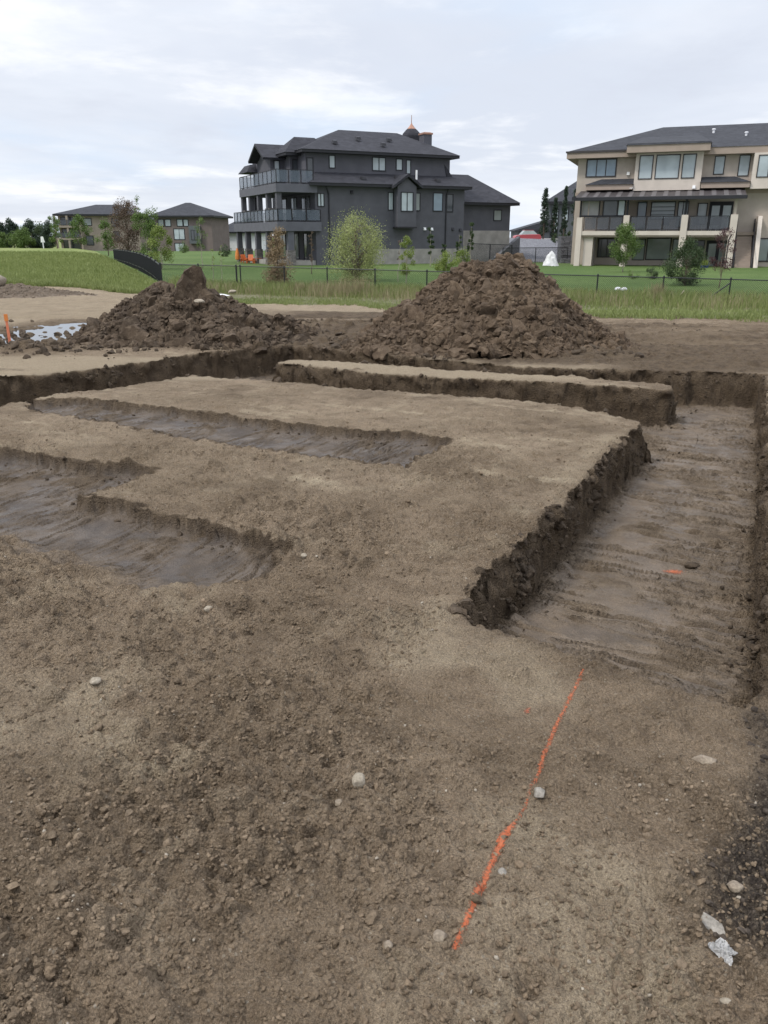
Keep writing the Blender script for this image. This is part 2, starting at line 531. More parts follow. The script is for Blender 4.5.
# houses
M['stucco_dark'] = mat_plain('charcoal_stucco', (0.098, 0.097, 0.110), 0.9, 0.08, 1.2, 0.3, 40, 0, 0.2)
M['stucco_mid'] = mat_plain('grey_trim', (0.105, 0.105, 0.122), 0.8, 0.08, 2)
M['stucco_void'] = mat_plain('shadow_grey_stucco', (0.040, 0.039, 0.045), 0.9, 0.10, 1.2)
M['roof_dark'] = mat_shingle('charcoal_shingles', (0.024, 0.024, 0.029), (0.042, 0.042, 0.050))
M['roof_far'] = mat_shingle('slate_shingles', (0.030, 0.031, 0.036), (0.050, 0.052, 0.060))
M['trim_dark'] = mat_plain('black_trim', (0.018, 0.018, 0.022), 0.6, 0.1)
M['trim_bronze'] = mat_plain('bronze_trim', (0.040, 0.034, 0.033), 0.55, 0.1)
M['concrete'] = mat_plain('foundation_concrete', (0.30, 0.28, 0.255), 0.9, 0.16, 1.5, 0.3, 30)
M['stone'] = mat_stone('cut_stone_cladding', (0.12, 0.11, 0.105), (0.22, 0.20, 0.19))
M['block'] = mat_stone('retaining_blocks', (0.105, 0.105, 0.11), (0.16, 0.16, 0.165), 2.2)
M['gravel_slope'] = mat_stone('landscape_gravel', (0.12, 0.12, 0.13), (0.22, 0.22, 0.235), 6)
M['stucco_tan'] = mat_plain('tan_stucco', (0.43, 0.37, 0.315), 0.9, 0.07, 1.0, 0.25, 40, 0, 0.2)
M['stucco_cream'] = mat_plain('cream_stucco', (0.56, 0.495, 0.43), 0.9, 0.06, 1.0, 0.25, 40, 0, 0.2)
M['fascia_tan'] = mat_plain('taupe_fascia', (0.315, 0.252, 0.205), 0.85, 0.07, 1.4)
M['siding_brown'] = mat_plain('brown_siding', (0.150, 0.120, 0.110), 0.9, 0.10, 0.8)
M['siding_taupe'] = mat_plain('taupe_siding', (0.270, 0.225, 0.185), 0.9, 0.10, 0.8)
M['siding_white'] = mat_plain('white_siding', (0.66, 0.66, 0.68), 0.8, 0.05, 1)
M['siding_slate'] = mat_plain('slate_siding', (0.095, 0.105, 0.110), 0.9, 0.10, 0.8)
M['glass_pale'] = mat_glass('pale_window_glass', (0.40, 0.455, 0.47))  # pale, blue and mid panes: sky reflection painted into the colour, besides blinds
M['glass_blue'] = mat_glass('blue_window_glass', (0.24, 0.31, 0.37))
M['glass_mid'] = mat_glass('sky_toned_window_glass', (0.26, 0.29, 0.28))
M['glass_dark'] = mat_glass('dark_window_glass', (0.075, 0.082, 0.090))
M['blind'] = mat_glass('screen_blind', (0.33, 0.31, 0.31), 0.5, 0.3)
M['rail_glass'] = mat_tinted_panel('balcony_glass', (0.13, 0.165, 0.205), 0.34)
M['rail_smoke'] = mat_tinted_panel('smoked_balcony_glass', (0.075, 0.082, 0.095), 0.62)
M['awning'] = mat_plain('bronze_awning_sheet', (0.052, 0.045, 0.046), 0.5, 0.15, 1.5)
M['awning_light'] = mat_plain('light_awning_panel', (0.115, 0.105, 0.105), 0.5, 0.1, 1.5)
M['copper'] = mat_plain('copper_cap', (0.36, 0.20, 0.14), 0.45, 0.15, 4, 0, 60, 0.6)
M['white'] = mat_plain('white_paint', (0.75, 0.75, 0.74), 0.6, 0.05)
M['fence_black'] = mat_plain('black_fence_metal', (0.012, 0.013, 0.015), 0.5, 0.1)
M['chainlink'] = mat_chainlink('black_chainlink_wire')
M['orange_plastic'] = mat_plain('orange_plastic', (0.52, 0.13, 0.035), 0.5, 0.1)
M['orange_cloth'] = mat_plain('orange_canvas', (0.60, 0.20, 0.05), 0.8, 0.12)
M['stake'] = mat_plain('faded_orange_stake', (0.62, 0.19, 0.10), 0.7, 0.15, 20)
M['wood_pale'] = mat_plain('weathered_wood', (0.40, 0.35, 0.27), 0.9, 0.2, 10)
M['red'] = mat_plain('red_car_paint', (0.36, 0.07, 0.08), 0.35, 0.05)
M['rubber'] = mat_plain('tyre_rubber', (0.02, 0.02, 0.02), 0.8)
M['blue_pot'] = mat_plain('blue_glaze', (0.03, 0.05, 0.19), 0.3)
M['tarp'] = mat_plain('white_tarpaulin', (0.62, 0.61, 0.60), 0.6, 0.12, 5, 0.5, 12)
M['plastic_white'] = mat_plain('dirty_white_plastic', (0.40, 0.39, 0.375), 0.6, 0.25, 22, 0.5, 70)

# ------------------------------------------------------------------ world and sun
SUN_EL, SUN_AZ = R(50), R(-118)      # azimuth measured clockwise from straight ahead (+Y): the sun stands to the left, a little behind
world = bpy.data.worlds.new('World'); scene.world = world; world.use_nodes = True
wt = world.node_tree; wt.nodes.clear()
wo = wt.nodes.new('ShaderNodeOutputWorld'); bg = wt.nodes.new('ShaderNodeBackground'); bg.inputs['Strength'].default_value = 0.1
sky = wt.nodes.new('ShaderNodeTexSky'); sky.sky_type = 'NISHITA'; sky.sun_disc = False
sky.sun_elevation = SUN_EL; sky.sun_rotation = SUN_AZ; sky.air_density = 1.0; sky.dust_density = 1.5; sky.altitude = 800
tc = wt.nodes.new('ShaderNodeTexCoord'); sep = wt.nodes.new('ShaderNodeSeparateXYZ'); wt.links.new(tc.outputs['Generated'], sep.inputs[0])


def wm(op, a, b=0.0, clamp=False):
    nd = wt.nodes.new('ShaderNodeMath'); nd.operation = op; nd.use_clamp = clamp
    for sk, v in zip(nd.inputs, (a, b)):
        if isinstance(v, (int, float)): sk.default_value = v
        else: wt.links.new(v, sk)
    return nd.outputs[0]


def wmap(x, a, b, c=0.0, d=1.0):
    nd = wt.nodes.new('ShaderNodeMapRange'); nd.interpolation_type = 'SMOOTHSTEP'; wt.links.new(x, nd.inputs['Value'])
    for k, v in zip(('From Min', 'From Max', 'To Min', 'To Max'), (a, b, c, d)): nd.inputs[k].default_value = v
    return nd.outputs['Result']


def wmix(f, a, b):
    nd = wt.nodes.new('ShaderNodeMix'); nd.data_type = 'RGBA'
    if isinstance(f, float): nd.inputs[0].default_value = f
    else: wt.links.new(f, nd.inputs[0])
    for sk, v in ((nd.inputs[6], a), (nd.inputs[7], b)):
        if isinstance(v, tuple): sk.default_value = (*v, 1)
        else: wt.links.new(v, sk)
    return nd.outputs[2]


# cloud deck: a flat layer seen in perspective (direction divided by its height)
zz = wm('ADD', wm('MAXIMUM', sep.outputs['Z'], 0.0), 0.10)
cb = wt.nodes.new('ShaderNodeCombineXYZ')
wt.links.new(wm('DIVIDE', sep.outputs['X'], zz), cb.inputs[0]); wt.links.new(wm('DIVIDE', sep.outputs['Y'], zz), cb.inputs[1])


def wnoise(scale, detail, rough, off, dist=0.0):
    mp = wt.nodes.new('ShaderNodeMapping'); mp.inputs['Location'].default_value = off; wt.links.new(cb.outputs[0], mp.inputs['Vector'])
    nd = wt.nodes.new('ShaderNodeTexNoise'); nd.inputs['Scale'].default_value = scale; nd.inputs['Detail'].default_value = detail
    nd.inputs['Roughness'].default_value = rough; nd.inputs['Distortion'].default_value = dist
    wt.links.new(mp.outputs[0], nd.inputs['Vector']); return nd.outputs['Fac']


n_big = wnoise(0.30, 6, 0.58, (3.1, 0.4, 0), 0.3)
n_soft = wnoise(0.85, 7, 0.60, (0.7, 5.2, 0), 0.2)
n_gap = wnoise(0.42, 5, 0.55, (8.4, 2.9, 1.3), 0.2)
cloud = wmix(wmap(n_big, 0.36, 0.66), (5.4, 5.75, 6.5), (6.9, 7.15, 7.65))
cloud = wmix(wmap(n_soft, 0.50, 0.68, 0, 0.8), cloud, (7.9, 7.95, 8.1))
cloud = wmix(wmap(n_soft, 0.26, 0.44, 0.55, 0), cloud, (5.0, 5.25, 5.95))
skyc = wmix(wmap(n_gap, 0.50, 0.66, 0.0, 0.55), cloud, (4.9, 5.9, 7.3))
fin = wmix(0.94, sky.outputs[0], skyc)
zen = wmap(sep.outputs['Z'], 0.28, 0.95, 1.0, 2.3)          # unseen overhead sky brightened to light the ground; overcast is brightest there
vs_ = wt.nodes.new('ShaderNodeVectorMath'); vs_.operation = 'SCALE'; wt.links.new(fin, vs_.inputs[0]); wt.links.new(zen, vs_.inputs['Scale']); fin = vs_.outputs[0]
wt.links.new(fin, bg.inputs['Color']); wt.links.new(bg.outputs[0], wo.inputs['Surface'])

sd = bpy.data.lights.new('sun', 'SUN'); sd.energy = 1.5; sd.angle = R(10); sd.color = (1.0, 0.95, 0.87)
so = bpy.data.objects.new('sun', sd); col.objects.link(so)
dirv = Vector((math.cos(SUN_EL) * math.sin(SUN_AZ), math.cos(SUN_EL) * math.cos(SUN_AZ), math.sin(SUN_EL)))
so.rotation_euler = dirv.to_track_quat('Z', 'Y').to_euler(); so.location = (-20, -10, 40)

# ------------------------------------------------------------------ the excavated pad
A_TRENCH = [(0.05, 2.35), (0.24, 2.95), (0.31, 3.05), (0.55, 3.62), (0.81, 4.08), (1.20, 4.86), (1.75, 5.86), (2.36, 6.98), (3.22, 8.62), (3.86, 9.84),
            (4.68, 9.62), (3.05, 5.95), (2.44, 4.71), (1.92, 3.51), (1.43, 2.54), (1.2, 2.0)]
B_TRENCH = [(-2.6, 9.66), (-1.2, 9.06), (0.0, 8.50), (1.55, 7.92), (2.30, 7.22), (2.42, 6.95), (3.5, 7.4), (3.9, 8.6), (3.12, 8.60), (2.02, 8.98), (0.0, 9.62), (-1.47, 10.55), (-2.3, 10.6)]
C_TRENCH = [(-2.1, 10.95), (-1.48, 11.05), (0.0, 10.36), (2.15, 9.50), (3.05, 9.06), (3.45, 8.95), (4.2, 9.5), (3.6, 9.86), (2.85, 9.93), (1.79, 10.22), (-0.5, 11.60), (-1.46, 12.25), (-2.2, 11.8)]
D_TRENCH = [(-1.45, 10.56), (-2.37, 9.53), (-3.48, 8.30), (-3.88, 7.74), (-7.0, 4.2), (-8.6, 5.6), (-4.62, 9.32), (-3.65, 10.10), (-2.67, 11.40), (-1.46, 12.30), (-0.6, 11.6), (-1.2, 11.0)]
E_PIT = [(-3.66, 8.00), (-3.09, 8.02), (-2.32, 7.66), (-1.35, 7.20), (-0.3, 6.69), (0.36, 6.50), (0.57, 6.36), (0.38, 5.95), (0.17, 5.51), (-0.5, 5.84), (-1.16, 6.12), (-1.76, 6.45), (-2.57, 7.04), (-3.45, 7.48)]
F_PIT = [(-6.5, 7.7), (-3.04, 5.99), (-2.27, 5.64), (-1.64, 5.45), (-1.80, 5.16), (-1.98, 4.86), (-1.45, 4.56), (-1.08, 4.29), (-0.50, 4.05), (-0.62, 3.62), (-0.98, 3.40), (-1.4, 3.52), (-2.09, 3.93), (-3.2, 4.5), (-5.5, 5.6)]
EX, EY = 0.459, 0.888                      # along the long trench; (EY, -EX) runs across it
TOPSOIL = [gp(*q) for q in [(696, 872), (722, 848), (748, 790), (752, 716), (785, 690), (900, 700), (960, 1010), (800, 985), (738, 952), (692, 928)]]


def relief(x, y):
    """small bumps of the untouched ground"""
    near = 1 - sstep(4.3, 8.5, y)
    rough = sstep(-0.25, 0.35, fbm2(x * 0.9 + 4, y * 0.9, 3, 5))
    h = 0.030 * fbm2(x * 0.55, y * 0.55, 3, 1)
    h += (0.012 + 0.018 * near) * fbm2(x * 3.1, y * 3.1, 4, 2)
    rg = 1 - np.abs(fbm2(x * 8, y * 8, 3, 6)) * 2.2
    h += 0.030 * (near * (0.25 + rough) + 0.13) * (rg - 0.6)
    h += (0.012 + 0.030 * near * (0.3 + rough)) * fbm2(x * 15, y * 15, 4, 3, 0.62)
    return h, near, rough


def wet_floor_marks(s, t):
    """torn ridges a toothed bucket leaves across a trench: height, and how freshly torn (dark) the clay is"""
    w = s + 0.025 * fbm2(s * 4, t * 4, 3, 40); hgt = 0; dark = 0
    for f, g, amp, sd_ in ((5.2, 0.8, 0.010, 41), (10.5, 1.6, 0.012, 42), (23, 3.6, 0.009, 45)):
        a = perlin2(w * f, t * g, sd_); gate = sstep(-0.12, 0.15, perlin2(s * 2.6 + f, t * 1.9, sd_ + 30))
        rd = np.exp(-(a / 0.055) ** 2) * gate; gv = np.exp(-((a - 0.11) / 0.05) ** 2) * gate
        hgt = hgt + amp * (rd - 0.9 * gv); dark = np.maximum(dark, np.maximum(rd * 0.7, gv))
    return hgt + 0.005 * fbm2(s * 14, t * 12, 3, 47), dark


def pad(x, y):
    """height, horizontal shift and soil attributes of the pad at grid points"""
    h, near, rough = relief(x, y)
    mid = sstep(2.6, 4.5, y)
    # crumbs
    prob = 0.16 + 0.52 * rough * near + 0.05 * (1 - near)
    qx = x + 0.014 * perlin2(x * 42, y * 42, 66) + 0.02 * perlin2(x * 16, y * 16, 68); qy = y + 0.014 * perlin2(x * 42, y * 42, 67) + 0.02 * perlin2(x * 16, y * 16, 69)
    l1 = lumps(qx, qy, 0.030, prob, 60, 0.12, 0.5); l2 = lumps(qx + 3.3, qy, 0.065, prob * 0.8, 61, 0.1, 0.5); l3 = lumps(qx, qy + 7.7, 0.13, prob * 0.6, 62, 0.08, 0.46)
    l0 = lumps(qx + 1.1, qy + 2.2, 0.017, 0.35 + 0.4 * rough, 59, 0.15, 0.5) * near * 1.1
    crumb = (np.maximum(np.maximum(l0, l1), np.maximum(l2, l3)) * 0.85) * (0.40 + 0.60 * near)
    h = h + crumb
    wet = np.zeros_like(x); clay = np.zeros_like(x); pale = np.zeros_like(x)
    # ---- shallow pits
    s_a = x * EX + y * EY; t_a = x * EY - y * EX
    edge_n = 0.085 * fbm2(x * 2.3, y * 2.3, 4, 70) + 0.065 * fbm2(x * 8, y * 8, 3, 71) + 0.055 * (worley2(x * 9, y * 9, 76)[2] - 0.5)
    for poly, dep in ((E_PIT, 0.075), (F_PIT, 0.09)):
        s = sdf(poly, x, y) + edge_n
        shal = sstep(2.45, 2.85, s_a + 0.28 * fbm2(x * 3, y * 3, 4, 77)) if poly is F_PIT else np.ones_like(x)
        k = (1 - sstep(-0.014, 0.012, s)) * shal
        marks, mdk = wet_floor_marks(t_a, s_a)
        churn = sstep(0.18, 0.45, fbm2(x * 1.1 + 9, y * 1.1, 3, 72)) * 0.045 * (0.5 + lumps(x, y, 0.09, 0.7, 73) * 12)
        h = h * (1 - k) + k * (-dep + marks + churn + 0.15 * h)
        # crumbled lip and slumped bits at the foot
        lip = np.exp(-((s + 0.03) / 0.06) ** 2)
        h += lip * (0.02 * fbm2(x * 9, y * 9, 3, 74) + 0.6 * lumps(x, y, 0.06, 0.6, 75))
        brk = sstep(0.16, 0.36, fbm2(x * 2.1 + 3, y * 2.1, 5, 136, 0.6)) * k
        h = h + brk * (0.55 * lumps(x, y, 0.05, 0.6, 137) + 0.6 * lumps(x, y, 0.10, 0.4, 138))
        clay = np.maximum(clay, k * (1 - 0.9 * brk) * (1 - 0.85 * sstep(0.012, 0.03, churn)) * (1 - 0.75 * mdk))
        wet = np.maximum(wet, np.maximum(np.exp(-(np.minimum(s, 0) / 0.10) ** 2) * (1 - sstep(0.022, 0.045, s)) * shal, k * 0.95))
    # ---- deep trenches
    def trench(xx, yy):
        d = np.minimum(np.minimum(sdf(A_TRENCH, xx, yy), sdf(B_TRENCH, xx, yy)), np.minimum(sdf(C_TRENCH, xx, yy), sdf(D_TRENCH, xx, yy)))
        return d
    s0 = trench(x, y); e = 0.03
    gx = (trench(x + e, y) - s0) / e; gy = (trench(x, y + e) - s0) / e
    gl = np.hypot(gx, gy) + 1e-6; gx = gx / gl; gy = gy / gl
    wob = (0.06 + 0.05 * sstep(6, 8, y)) * fbm2(x * 1.9, y * 1.9, 4, 80) + 0.030 * fbm2(x * 7, y * 7, 3, 81)
    f1, f2, idv = worley2(x * 7.5, y * 7.5, 82)
    wob = wob + 0.035 * (idv - 0.5)
    s = s0 + wob
    ramp = (x - 0.30) * 0.577 + (y - 3.04) * 0.817
    left_of = sstep(0.0, 0.55, x * EY - y * EX + 2.43)          # 0 at the wall, 1 at mid trench
    dfac = np.where(y > 6.5, 1.0, np.clip(1 - np.exp(-np.maximum(ramp + 0.10 * (1 - left_of) - 0.02, 0) / (0.34 + 0.12 * left_of)), 0, 1))
    dfac = dfac * sstep(-0.12, 0.25, ramp + 0.12 * (1 - left_of))
    depth = 0.405 * dfac + 0.02 * sstep(6, 8, y)
    t = np.clip((s + 0.08) / 0.16, 0, 1)
    prof = 1 - (1 - t) ** 1.7
    inside = 1 - sstep(-0.02, 0.02, s)
    floor_m = 1 - sstep(-0.16, -0.07, s)
    fm_h, fm_d = wet_floor_marks(s_a, t_a)
    fl_h = fm_h * 1.9 + 0.022 * fbm2(x * 2.4, y * 2.4, 3, 83)
    brk2 = sstep(0.04, 0.32, fbm2(x * 1.6 + 8, y * 1.6, 5, 139, 0.62))
    fl_h = fl_h + brk2 * (0.35 * lumps(x, y, 0.045, 0.6, 140) + 0.35 * lumps(x, y, 0.09, 0.35, 141) + 0.012 * fbm2(x * 12, y * 12, 3, 142))
    foot = np.exp(-((s + 0.12) / 0.08) ** 2)
    fl_h += foot * (0.9 * lumps(x, y, 0.11, 0.55, 84) + 0.5 * lumps(x, y, 0.05, 0.6, 85))
    ground_part = h * np.where(t < 1, 0.35 + 0.65 * t, 1)
    z = np.where(t >= 1, h, ground_part * t + (-depth) * (1 - prof) + fl_h * (1 - t) * sstep(0.02, 0.2, depth) + h * 0.6 * (1 - t) * (1 - sstep(0.05, 0.25, depth)))
    # squeeze the wall band so that the face stands nearly upright, then roughen the face
    wallm = np.clip(4 * t * (1 - t), 0, 1) * sstep(0.04, 0.16, depth)
    band = sstep(0.04, 0.16, depth)
    st = np.where(np.abs(s) < 0.08, s * 0.30, s - np.sign(s) * 0.056 * np.exp(-(np.abs(s) - 0.08) / 0.25))
    mv = (st - s) * band
    zn = z + 0.0
    nw = 1 - sstep(4.0, 7.0, y)
    rough_w = 0.075 * fbm3(x * 4.5, y * 4.5, zn * 6, 3, 90) + (0.006 + 0.020 * nw) * perlin3(x * 19, y * 19, zn * 22, 93)
    blk = worley2(x * 8 + zn * 2.1, zn * 8 + (x - y) * 3.0, 94)
    rough_w = rough_w + 0.045 * (blk[2] - 0.5) + 0.03 * (0.4 - blk[0])
    rough_w = rough_w + (1 - sstep(0.45, 0.8, t)) * (0.022 * perlin2(s_a * 11, zn * 1.2, 118) + 0.012 * perlin2(s_a * 27, zn * 2.0, 119)) * (np.abs(gx * EY - gy * EX) > 0.7)
    rough_w = rough_w * (0.35 + 0.85 * sstep(0.15, 0.75, t))
    mv = mv + rough_w * wallm
    x2 = x + gx * mv; y2 = y + gy * mv
    z = z + wallm * (0.012 * perlin3(x * 17, y * 17, zn * 17, 95) + 0.07 * fbm3(x * 5, y * 5, zn * 3, 3, 98))
    # crumbling top edge
    rim = np.exp(-((s - 0.09) / 0.06) ** 2) * band
    z = z + rim * (0.022 * fbm2(x * 10, y * 10, 3, 96) - 0.004 + 0.22 * lumps(x, y, 0.055, 0.5, 97))
    deep = sstep(0.03, 0.15, depth)
    clay = np.where(t < 1, np.maximum(clay * t, floor_m * deep * 0.9 * (1 - 0.7 * fm_d) * (1 - 0.75 * brk2)), clay)
    wet = np.maximum(wet, (1 - sstep(0.05, 0.085, s)) * deep * (1 - 0.85 * floor_m))
    wet = np.maximum(wet, fm_d * floor_m * deep * 0.95)
    wet = np.maximum(wet, 0.62 * brk2 * floor_m * deep)
    rampm = np.exp(-((ramp - 0.16) / 0.17) ** 2) * (s < 0.0) * (y < 4.5)
    z = z + rampm * (0.7 * lumps(qx, qy, 0.07, 0.6, 143) + 0.5 * lumps(qx, qy, 0.035, 0.6, 144))
    clay = clay * (1 - rampm); wet = np.maximum(wet * (1 - 0.4 * rampm), 0.55 * rampm)
    # loose spoil thrown up along the right side of the long trench
    rs = (x - 2.45) * EY - (y - 4.70) * EX
    z = z + np.where(t >= 1, 0.15 * sstep(-0.02, 0.16, rs) * (1 - sstep(0.9, 1.6, rs)) * sstep(3.2, 3.9, y) * (1 - sstep(8.8, 9.4, y)), 0)
    wet = np.maximum(wet, 0.5 * np.exp(-((s) / 0.09) ** 2) * deep)
    # ---- darker, wetter soil round the heaps, dry ground further left
    far_n = fbm2(x * 0.8, y * 0.8, 4, 100)
    fw = sstep(10.6, 11.6, y + 0.25 * x + far_n * 0.9) * (1 - sstep(14.6, 16.2, y + far_n * 1.4))
    fw = fw * sstep(-8.5, -5.0, x + far_n * 1.2) * (1 - 0.55 * sstep(3.2, 5.0, x + far_n))
    gap = np.exp(-((x + 0.6) / 1.5) ** 2) * sstep(10.8, 11.8, y + 0.3 * x + 0.5 * far_n)
    fw = np.maximum(fw, gap * np.clip(0.9 + far_n, 0, 1) * (1 - sstep(16.0, 16.4, y)) )
    wet = np.maximum(wet, fw * (0.85 + 0.3 * far_n))
    str_n = fbm2(x * 0.35, y * 2.2, 5, 121, 0.6)
    rgt = sstep(9.5, 10.0, y) * (1 - sstep(15.6, 16.4, y)) * sstep(2.2, 3.4, x)
    wet = np.maximum(wet, 0.85 * rgt * sstep(-0.35, 0.2, str_n + 0.6 * (1 - sstep(10.5, 13.5, y)) - 0.1))
    z = z + np.where(t >= 1, rgt * (0.055 * str_n + 0.03 * fbm2(x * 5, y * 5, 3, 122) + 0.4 * lumps(x, y, 0.08, 0.5, 123)), 0)
    wet = np.maximum(wet, 0.32 * sstep(-0.02, 0.42, fbm2(x * 1.3, y * 1.3, 5, 101, 0.6)) * near)
    wet = np.maximum(wet, 0.40 * near * sstep(-0.1, 0.4, fbm2(x * 0.9 + 4, y * 0.9, 3, 5)) * sstep(-0.1, 0.35, fbm2(x * 4.5, y * 4.5, 3, 130)))  # crumb clusters darkened: painted shade among clods plus freshly exposed soil
    wet = np.maximum(wet, 0.5 * (0.3 + 0.7 * sstep(4.3, 6.5, y)) * sstep(0.02, 0.42, fbm2(x * 0.9 + 2, y * 1.4, 5, 135, 0.62)) * (y < 10))
    # ruts and low clods around the heaps
    z = z + np.where(t >= 1, fw * (0.05 * np.maximum(0, fbm2(x * 2.2, y * 2.2, 4, 102)) + 0.9 * lumps(x, y, 0.22, 0.55, 103, 0.1, 0.45) + 0.6 * lumps(x, y, 0.10, 0.6, 104)), 0)
    # bank of clods in front of the puddle
    bank = np.exp(-((y - 11.75 + 0.10 * (x + 6)) / 0.42) ** 2) * (1 - sstep(-5.2, -4.0, x))
    z = z + bank * (0.10 + 0.08 * fbm2(x * 3, y * 3, 3, 105) + 1.0 * lumps(x, y, 0.26, 0.7, 106))
    wet = np.maximum(wet, bank)
    # hollow that holds the puddle
    pd = np.hypot((x + 5.95) / 1.15, (y - 14.1) / 2.0)
    z = z - 0.075 * (1 - sstep(0.55, 1.25, pd + 0.45 * fbm2(x * 1.6, y * 1.6, 3, 107)))
    wet = np.maximum(wet, 0.7 * (1 - sstep(0.8, 1.6, pd)))
    # a low berm by the far right grass and a tyre rut in the near left corner
    z = z + 0.10 * np.exp(-((y - 13.2) / 0.35) ** 2 - ((x - 5.2) / 0.9) ** 2)
    rut = (x + 0.78) * 0.66 + (y - 1.38) * 0.75
    z = z - 0.05 * np.exp(-(rut / 0.05) ** 2) * (1 - sstep(-0.5, -0.3, x)) + 0.03 * np.exp(-((rut - 0.09) / 0.035) ** 2) * (1 - sstep(-0.5, -0.3, x))
    # a few scooped holes in the near ground
    for hx, hy, hr, hd in ((-0.145, 1.95, 0.055, 0.035), (0.33, 1.32, 0.045, 0.028), (-0.115, 1.43, 0.010, 0.018), (0.28, 1.42, 0.02, .012)):
        q = np.hypot(x - hx, y - hy) / hr + 0.25 * fbm2(x * 20, y * 20, 2, 108)
        z = z - hd * (1 - sstep(0.3, 1.15, q))
        wet = np.maximum(wet, 0.5 * (1 - sstep(0.3, 1.2, q)))
    # dug topsoil at the right edge
    sT = sdf(TOPSOIL, x, y) + 0.10 * fbm2(x * 5, y * 5, 5, 110, 0.6)
    top = (1 - sstep(-0.09, 0.05, sT)) * (y < 3.2)
    z = z + top * (-0.025 + 0.8 * lumps(qx, qy, 0.07, 0.7, 111) + 0.5 * lumps(qx, qy, 0.03, 0.7, 116) + 0.035 * fbm2(x * 7, y * 7, 4, 112))
    # pale, dry scuffs on the slab
    pn = 0.35 * fbm2(x * 7, y * 7, 4, 117)
    st1 = fbm2(t_a * 0.8 + 3, s_a * 4.0, 5, 113, 0.6) + pn; st2 = fbm2(t_a * 3.5, s_a * 0.8, 5, 114, 0.6) + pn
    pale = sstep(0.05, 0.5, st1) * 0.6 + sstep(0.12, 0.55, st2) * 0.4 + 0.12
    pale = pale * sstep(4.2, 5.4, y) * (1 - wet) * (1 - clay)
    pale = np.maximum(pale, 0.55 * near * sstep(0.02, 0.40, fbm2(x * 1.2 + 5, y * 1.2, 5, 124, 0.6)) * (1 - wet))
    pale = np.maximum(pale, 0.65 * np.exp(-((s - 0.16) / 0.10) ** 2) * deep * sstep(-0.1, 0.3, fbm2(x * 2.1, y * 2.1, 3, 115)) * sstep(3.5, 4.5, y))
    bermy = sstep(9.0, 9.3, y) * (1 - sstep(10.9, 11.2, y)) * (s > 0.05)
    pale = np.maximum(pale, bermy * 0.65 * (x < 3.6))
    lefty = (1 - sstep(-5.2, -3.4, x + far_n)) * sstep(12.5, 14, y)
    pale = np.maximum(pale, lefty * 0.55 * (1 - wet))
    return x2, y2, z, np.clip(wet, 0, 1), np.clip(clay, 0, 1), np.clip(top, 0, 1), np.clip(pale * (1 - wet), 0, 1), wallm


def fan(ys, wfun, ncol, power=1.0):
    u = np.linspace(-1, 1, ncol)
    u = np.sign(u) * np.abs(u) ** power
    Y = np.repeat(ys[:, None], ncol, 1); X = u[None, :] * wfun(Y)
    return X.ravel(), Y.ravel()


def grid_faces(nr, nc):
    i = np.arange((nr - 1) * nc).reshape(nr - 1, nc)[:, :-1].ravel()
    return np.stack([i, i + 1, i + nc + 1, i + nc], 1)


ys = [-1.2]
while ys[-1] < 16.4:
    yv = ys[-1]
    ys.append(yv + (0.05 if yv < 0.6 else 0.0042 + 0.00155 * max(yv - 1.0, 0)))
ys = np.array(ys)
NC = 950
GX, GY = fan(ys, lambda y: 0.62 * np.maximum(y, 0) + 3.0, NC, 1.25)
x2, y2, gz, g_wet_shade, g_clay, g_top, g_pale, g_wall = pad(GX, GY)
GV = np.stack([x2, y2, gz], 1)
GF = grid_faces(len(ys), NC)
ground = mesh_np('ground', GV, GF, M['soil'], smooth=True, attrs=dict(wet=g_wet_shade, clay=g_clay, topsoil=g_top, pale=g_pale))
tag(ground, kind='structure')


def gheight(x, y):
    """height of the built ground near a point (nearest grid vertex)"""
    x = np.atleast_1d(np.asarray(x, float)); y = np.atleast_1d(np.asarray(y, float))
    r = np.clip(np.searchsorted(ys, y), 0, len(ys) - 1)
    w = 0.62 * np.maximum(ys[r], 0) + 3.0
    uu = np.clip(x / w, -1, 1); uu = np.sign(uu) * np.abs(uu) ** (1 / 1.25)
    c = np.clip(np.round((uu + 1) / 2 * (NC - 1)).astype(int), 0, NC - 1)
    return gz[r * NC + c]


def lifted_patch(name, cover, mat, label, cat, lift=0.0025, group=None):
    """a thin coat of paint following the ground; cover is how thick it lies at each ground vertex"""
    fm = (cover > -0.3)[GF].any(1)
    f = GF[fm]; used, inv = np.unique(f, return_inverse=True)
    V = GV[used].copy(); V[:, 2] += lift
    o = mesh_np(name, V, inv.reshape(-1, 4), mat, smooth=True, attrs=dict(cover=np.clip(cover[used], -0.6, 1.2)))
    return tag(o, label, cat, group)


def line_cover(pts, width):
    d = np.full(GX.shape, 9.0)
    for (ax, ay), (bx, by) in zip(pts[:-1], pts[1:]):
        ex, ey = bx - ax, by - ay
        tt = np.clip(((GX - ax) * ex + (GY - ay) * ey) / (ex * ex + ey * ey), 0, 1)
        d = np.minimum(d, np.hypot(GX - ax - tt * ex, GY - ay - tt * ey))
    cov = np.interp(GY, [1.3, 1.42, 1.70, 1.77, 1.81, 1.85, 1.98, 2.10, 2.25, 2.55, 2.72], [0.25, 0.05, 0.2, 0.45, 0.35, -0.35, -0.40, -0.05, -0.02, -0.12, -0.2])
    w = width * (1 + 0.5 * np.maximum(cov, 0))
    return np.where(d < w * 2.4, 0.62 - 0.48 * (d / w) ** 1.3 + 0.55 * cov, -1) 


def spot_cover(cx, cy, r, sx=1.0):
    d = np.hypot((GX - cx) / sx, GY - cy)
    return np.where(d < r * 1.8, 0.78 - 0.5 * d / r, -1)


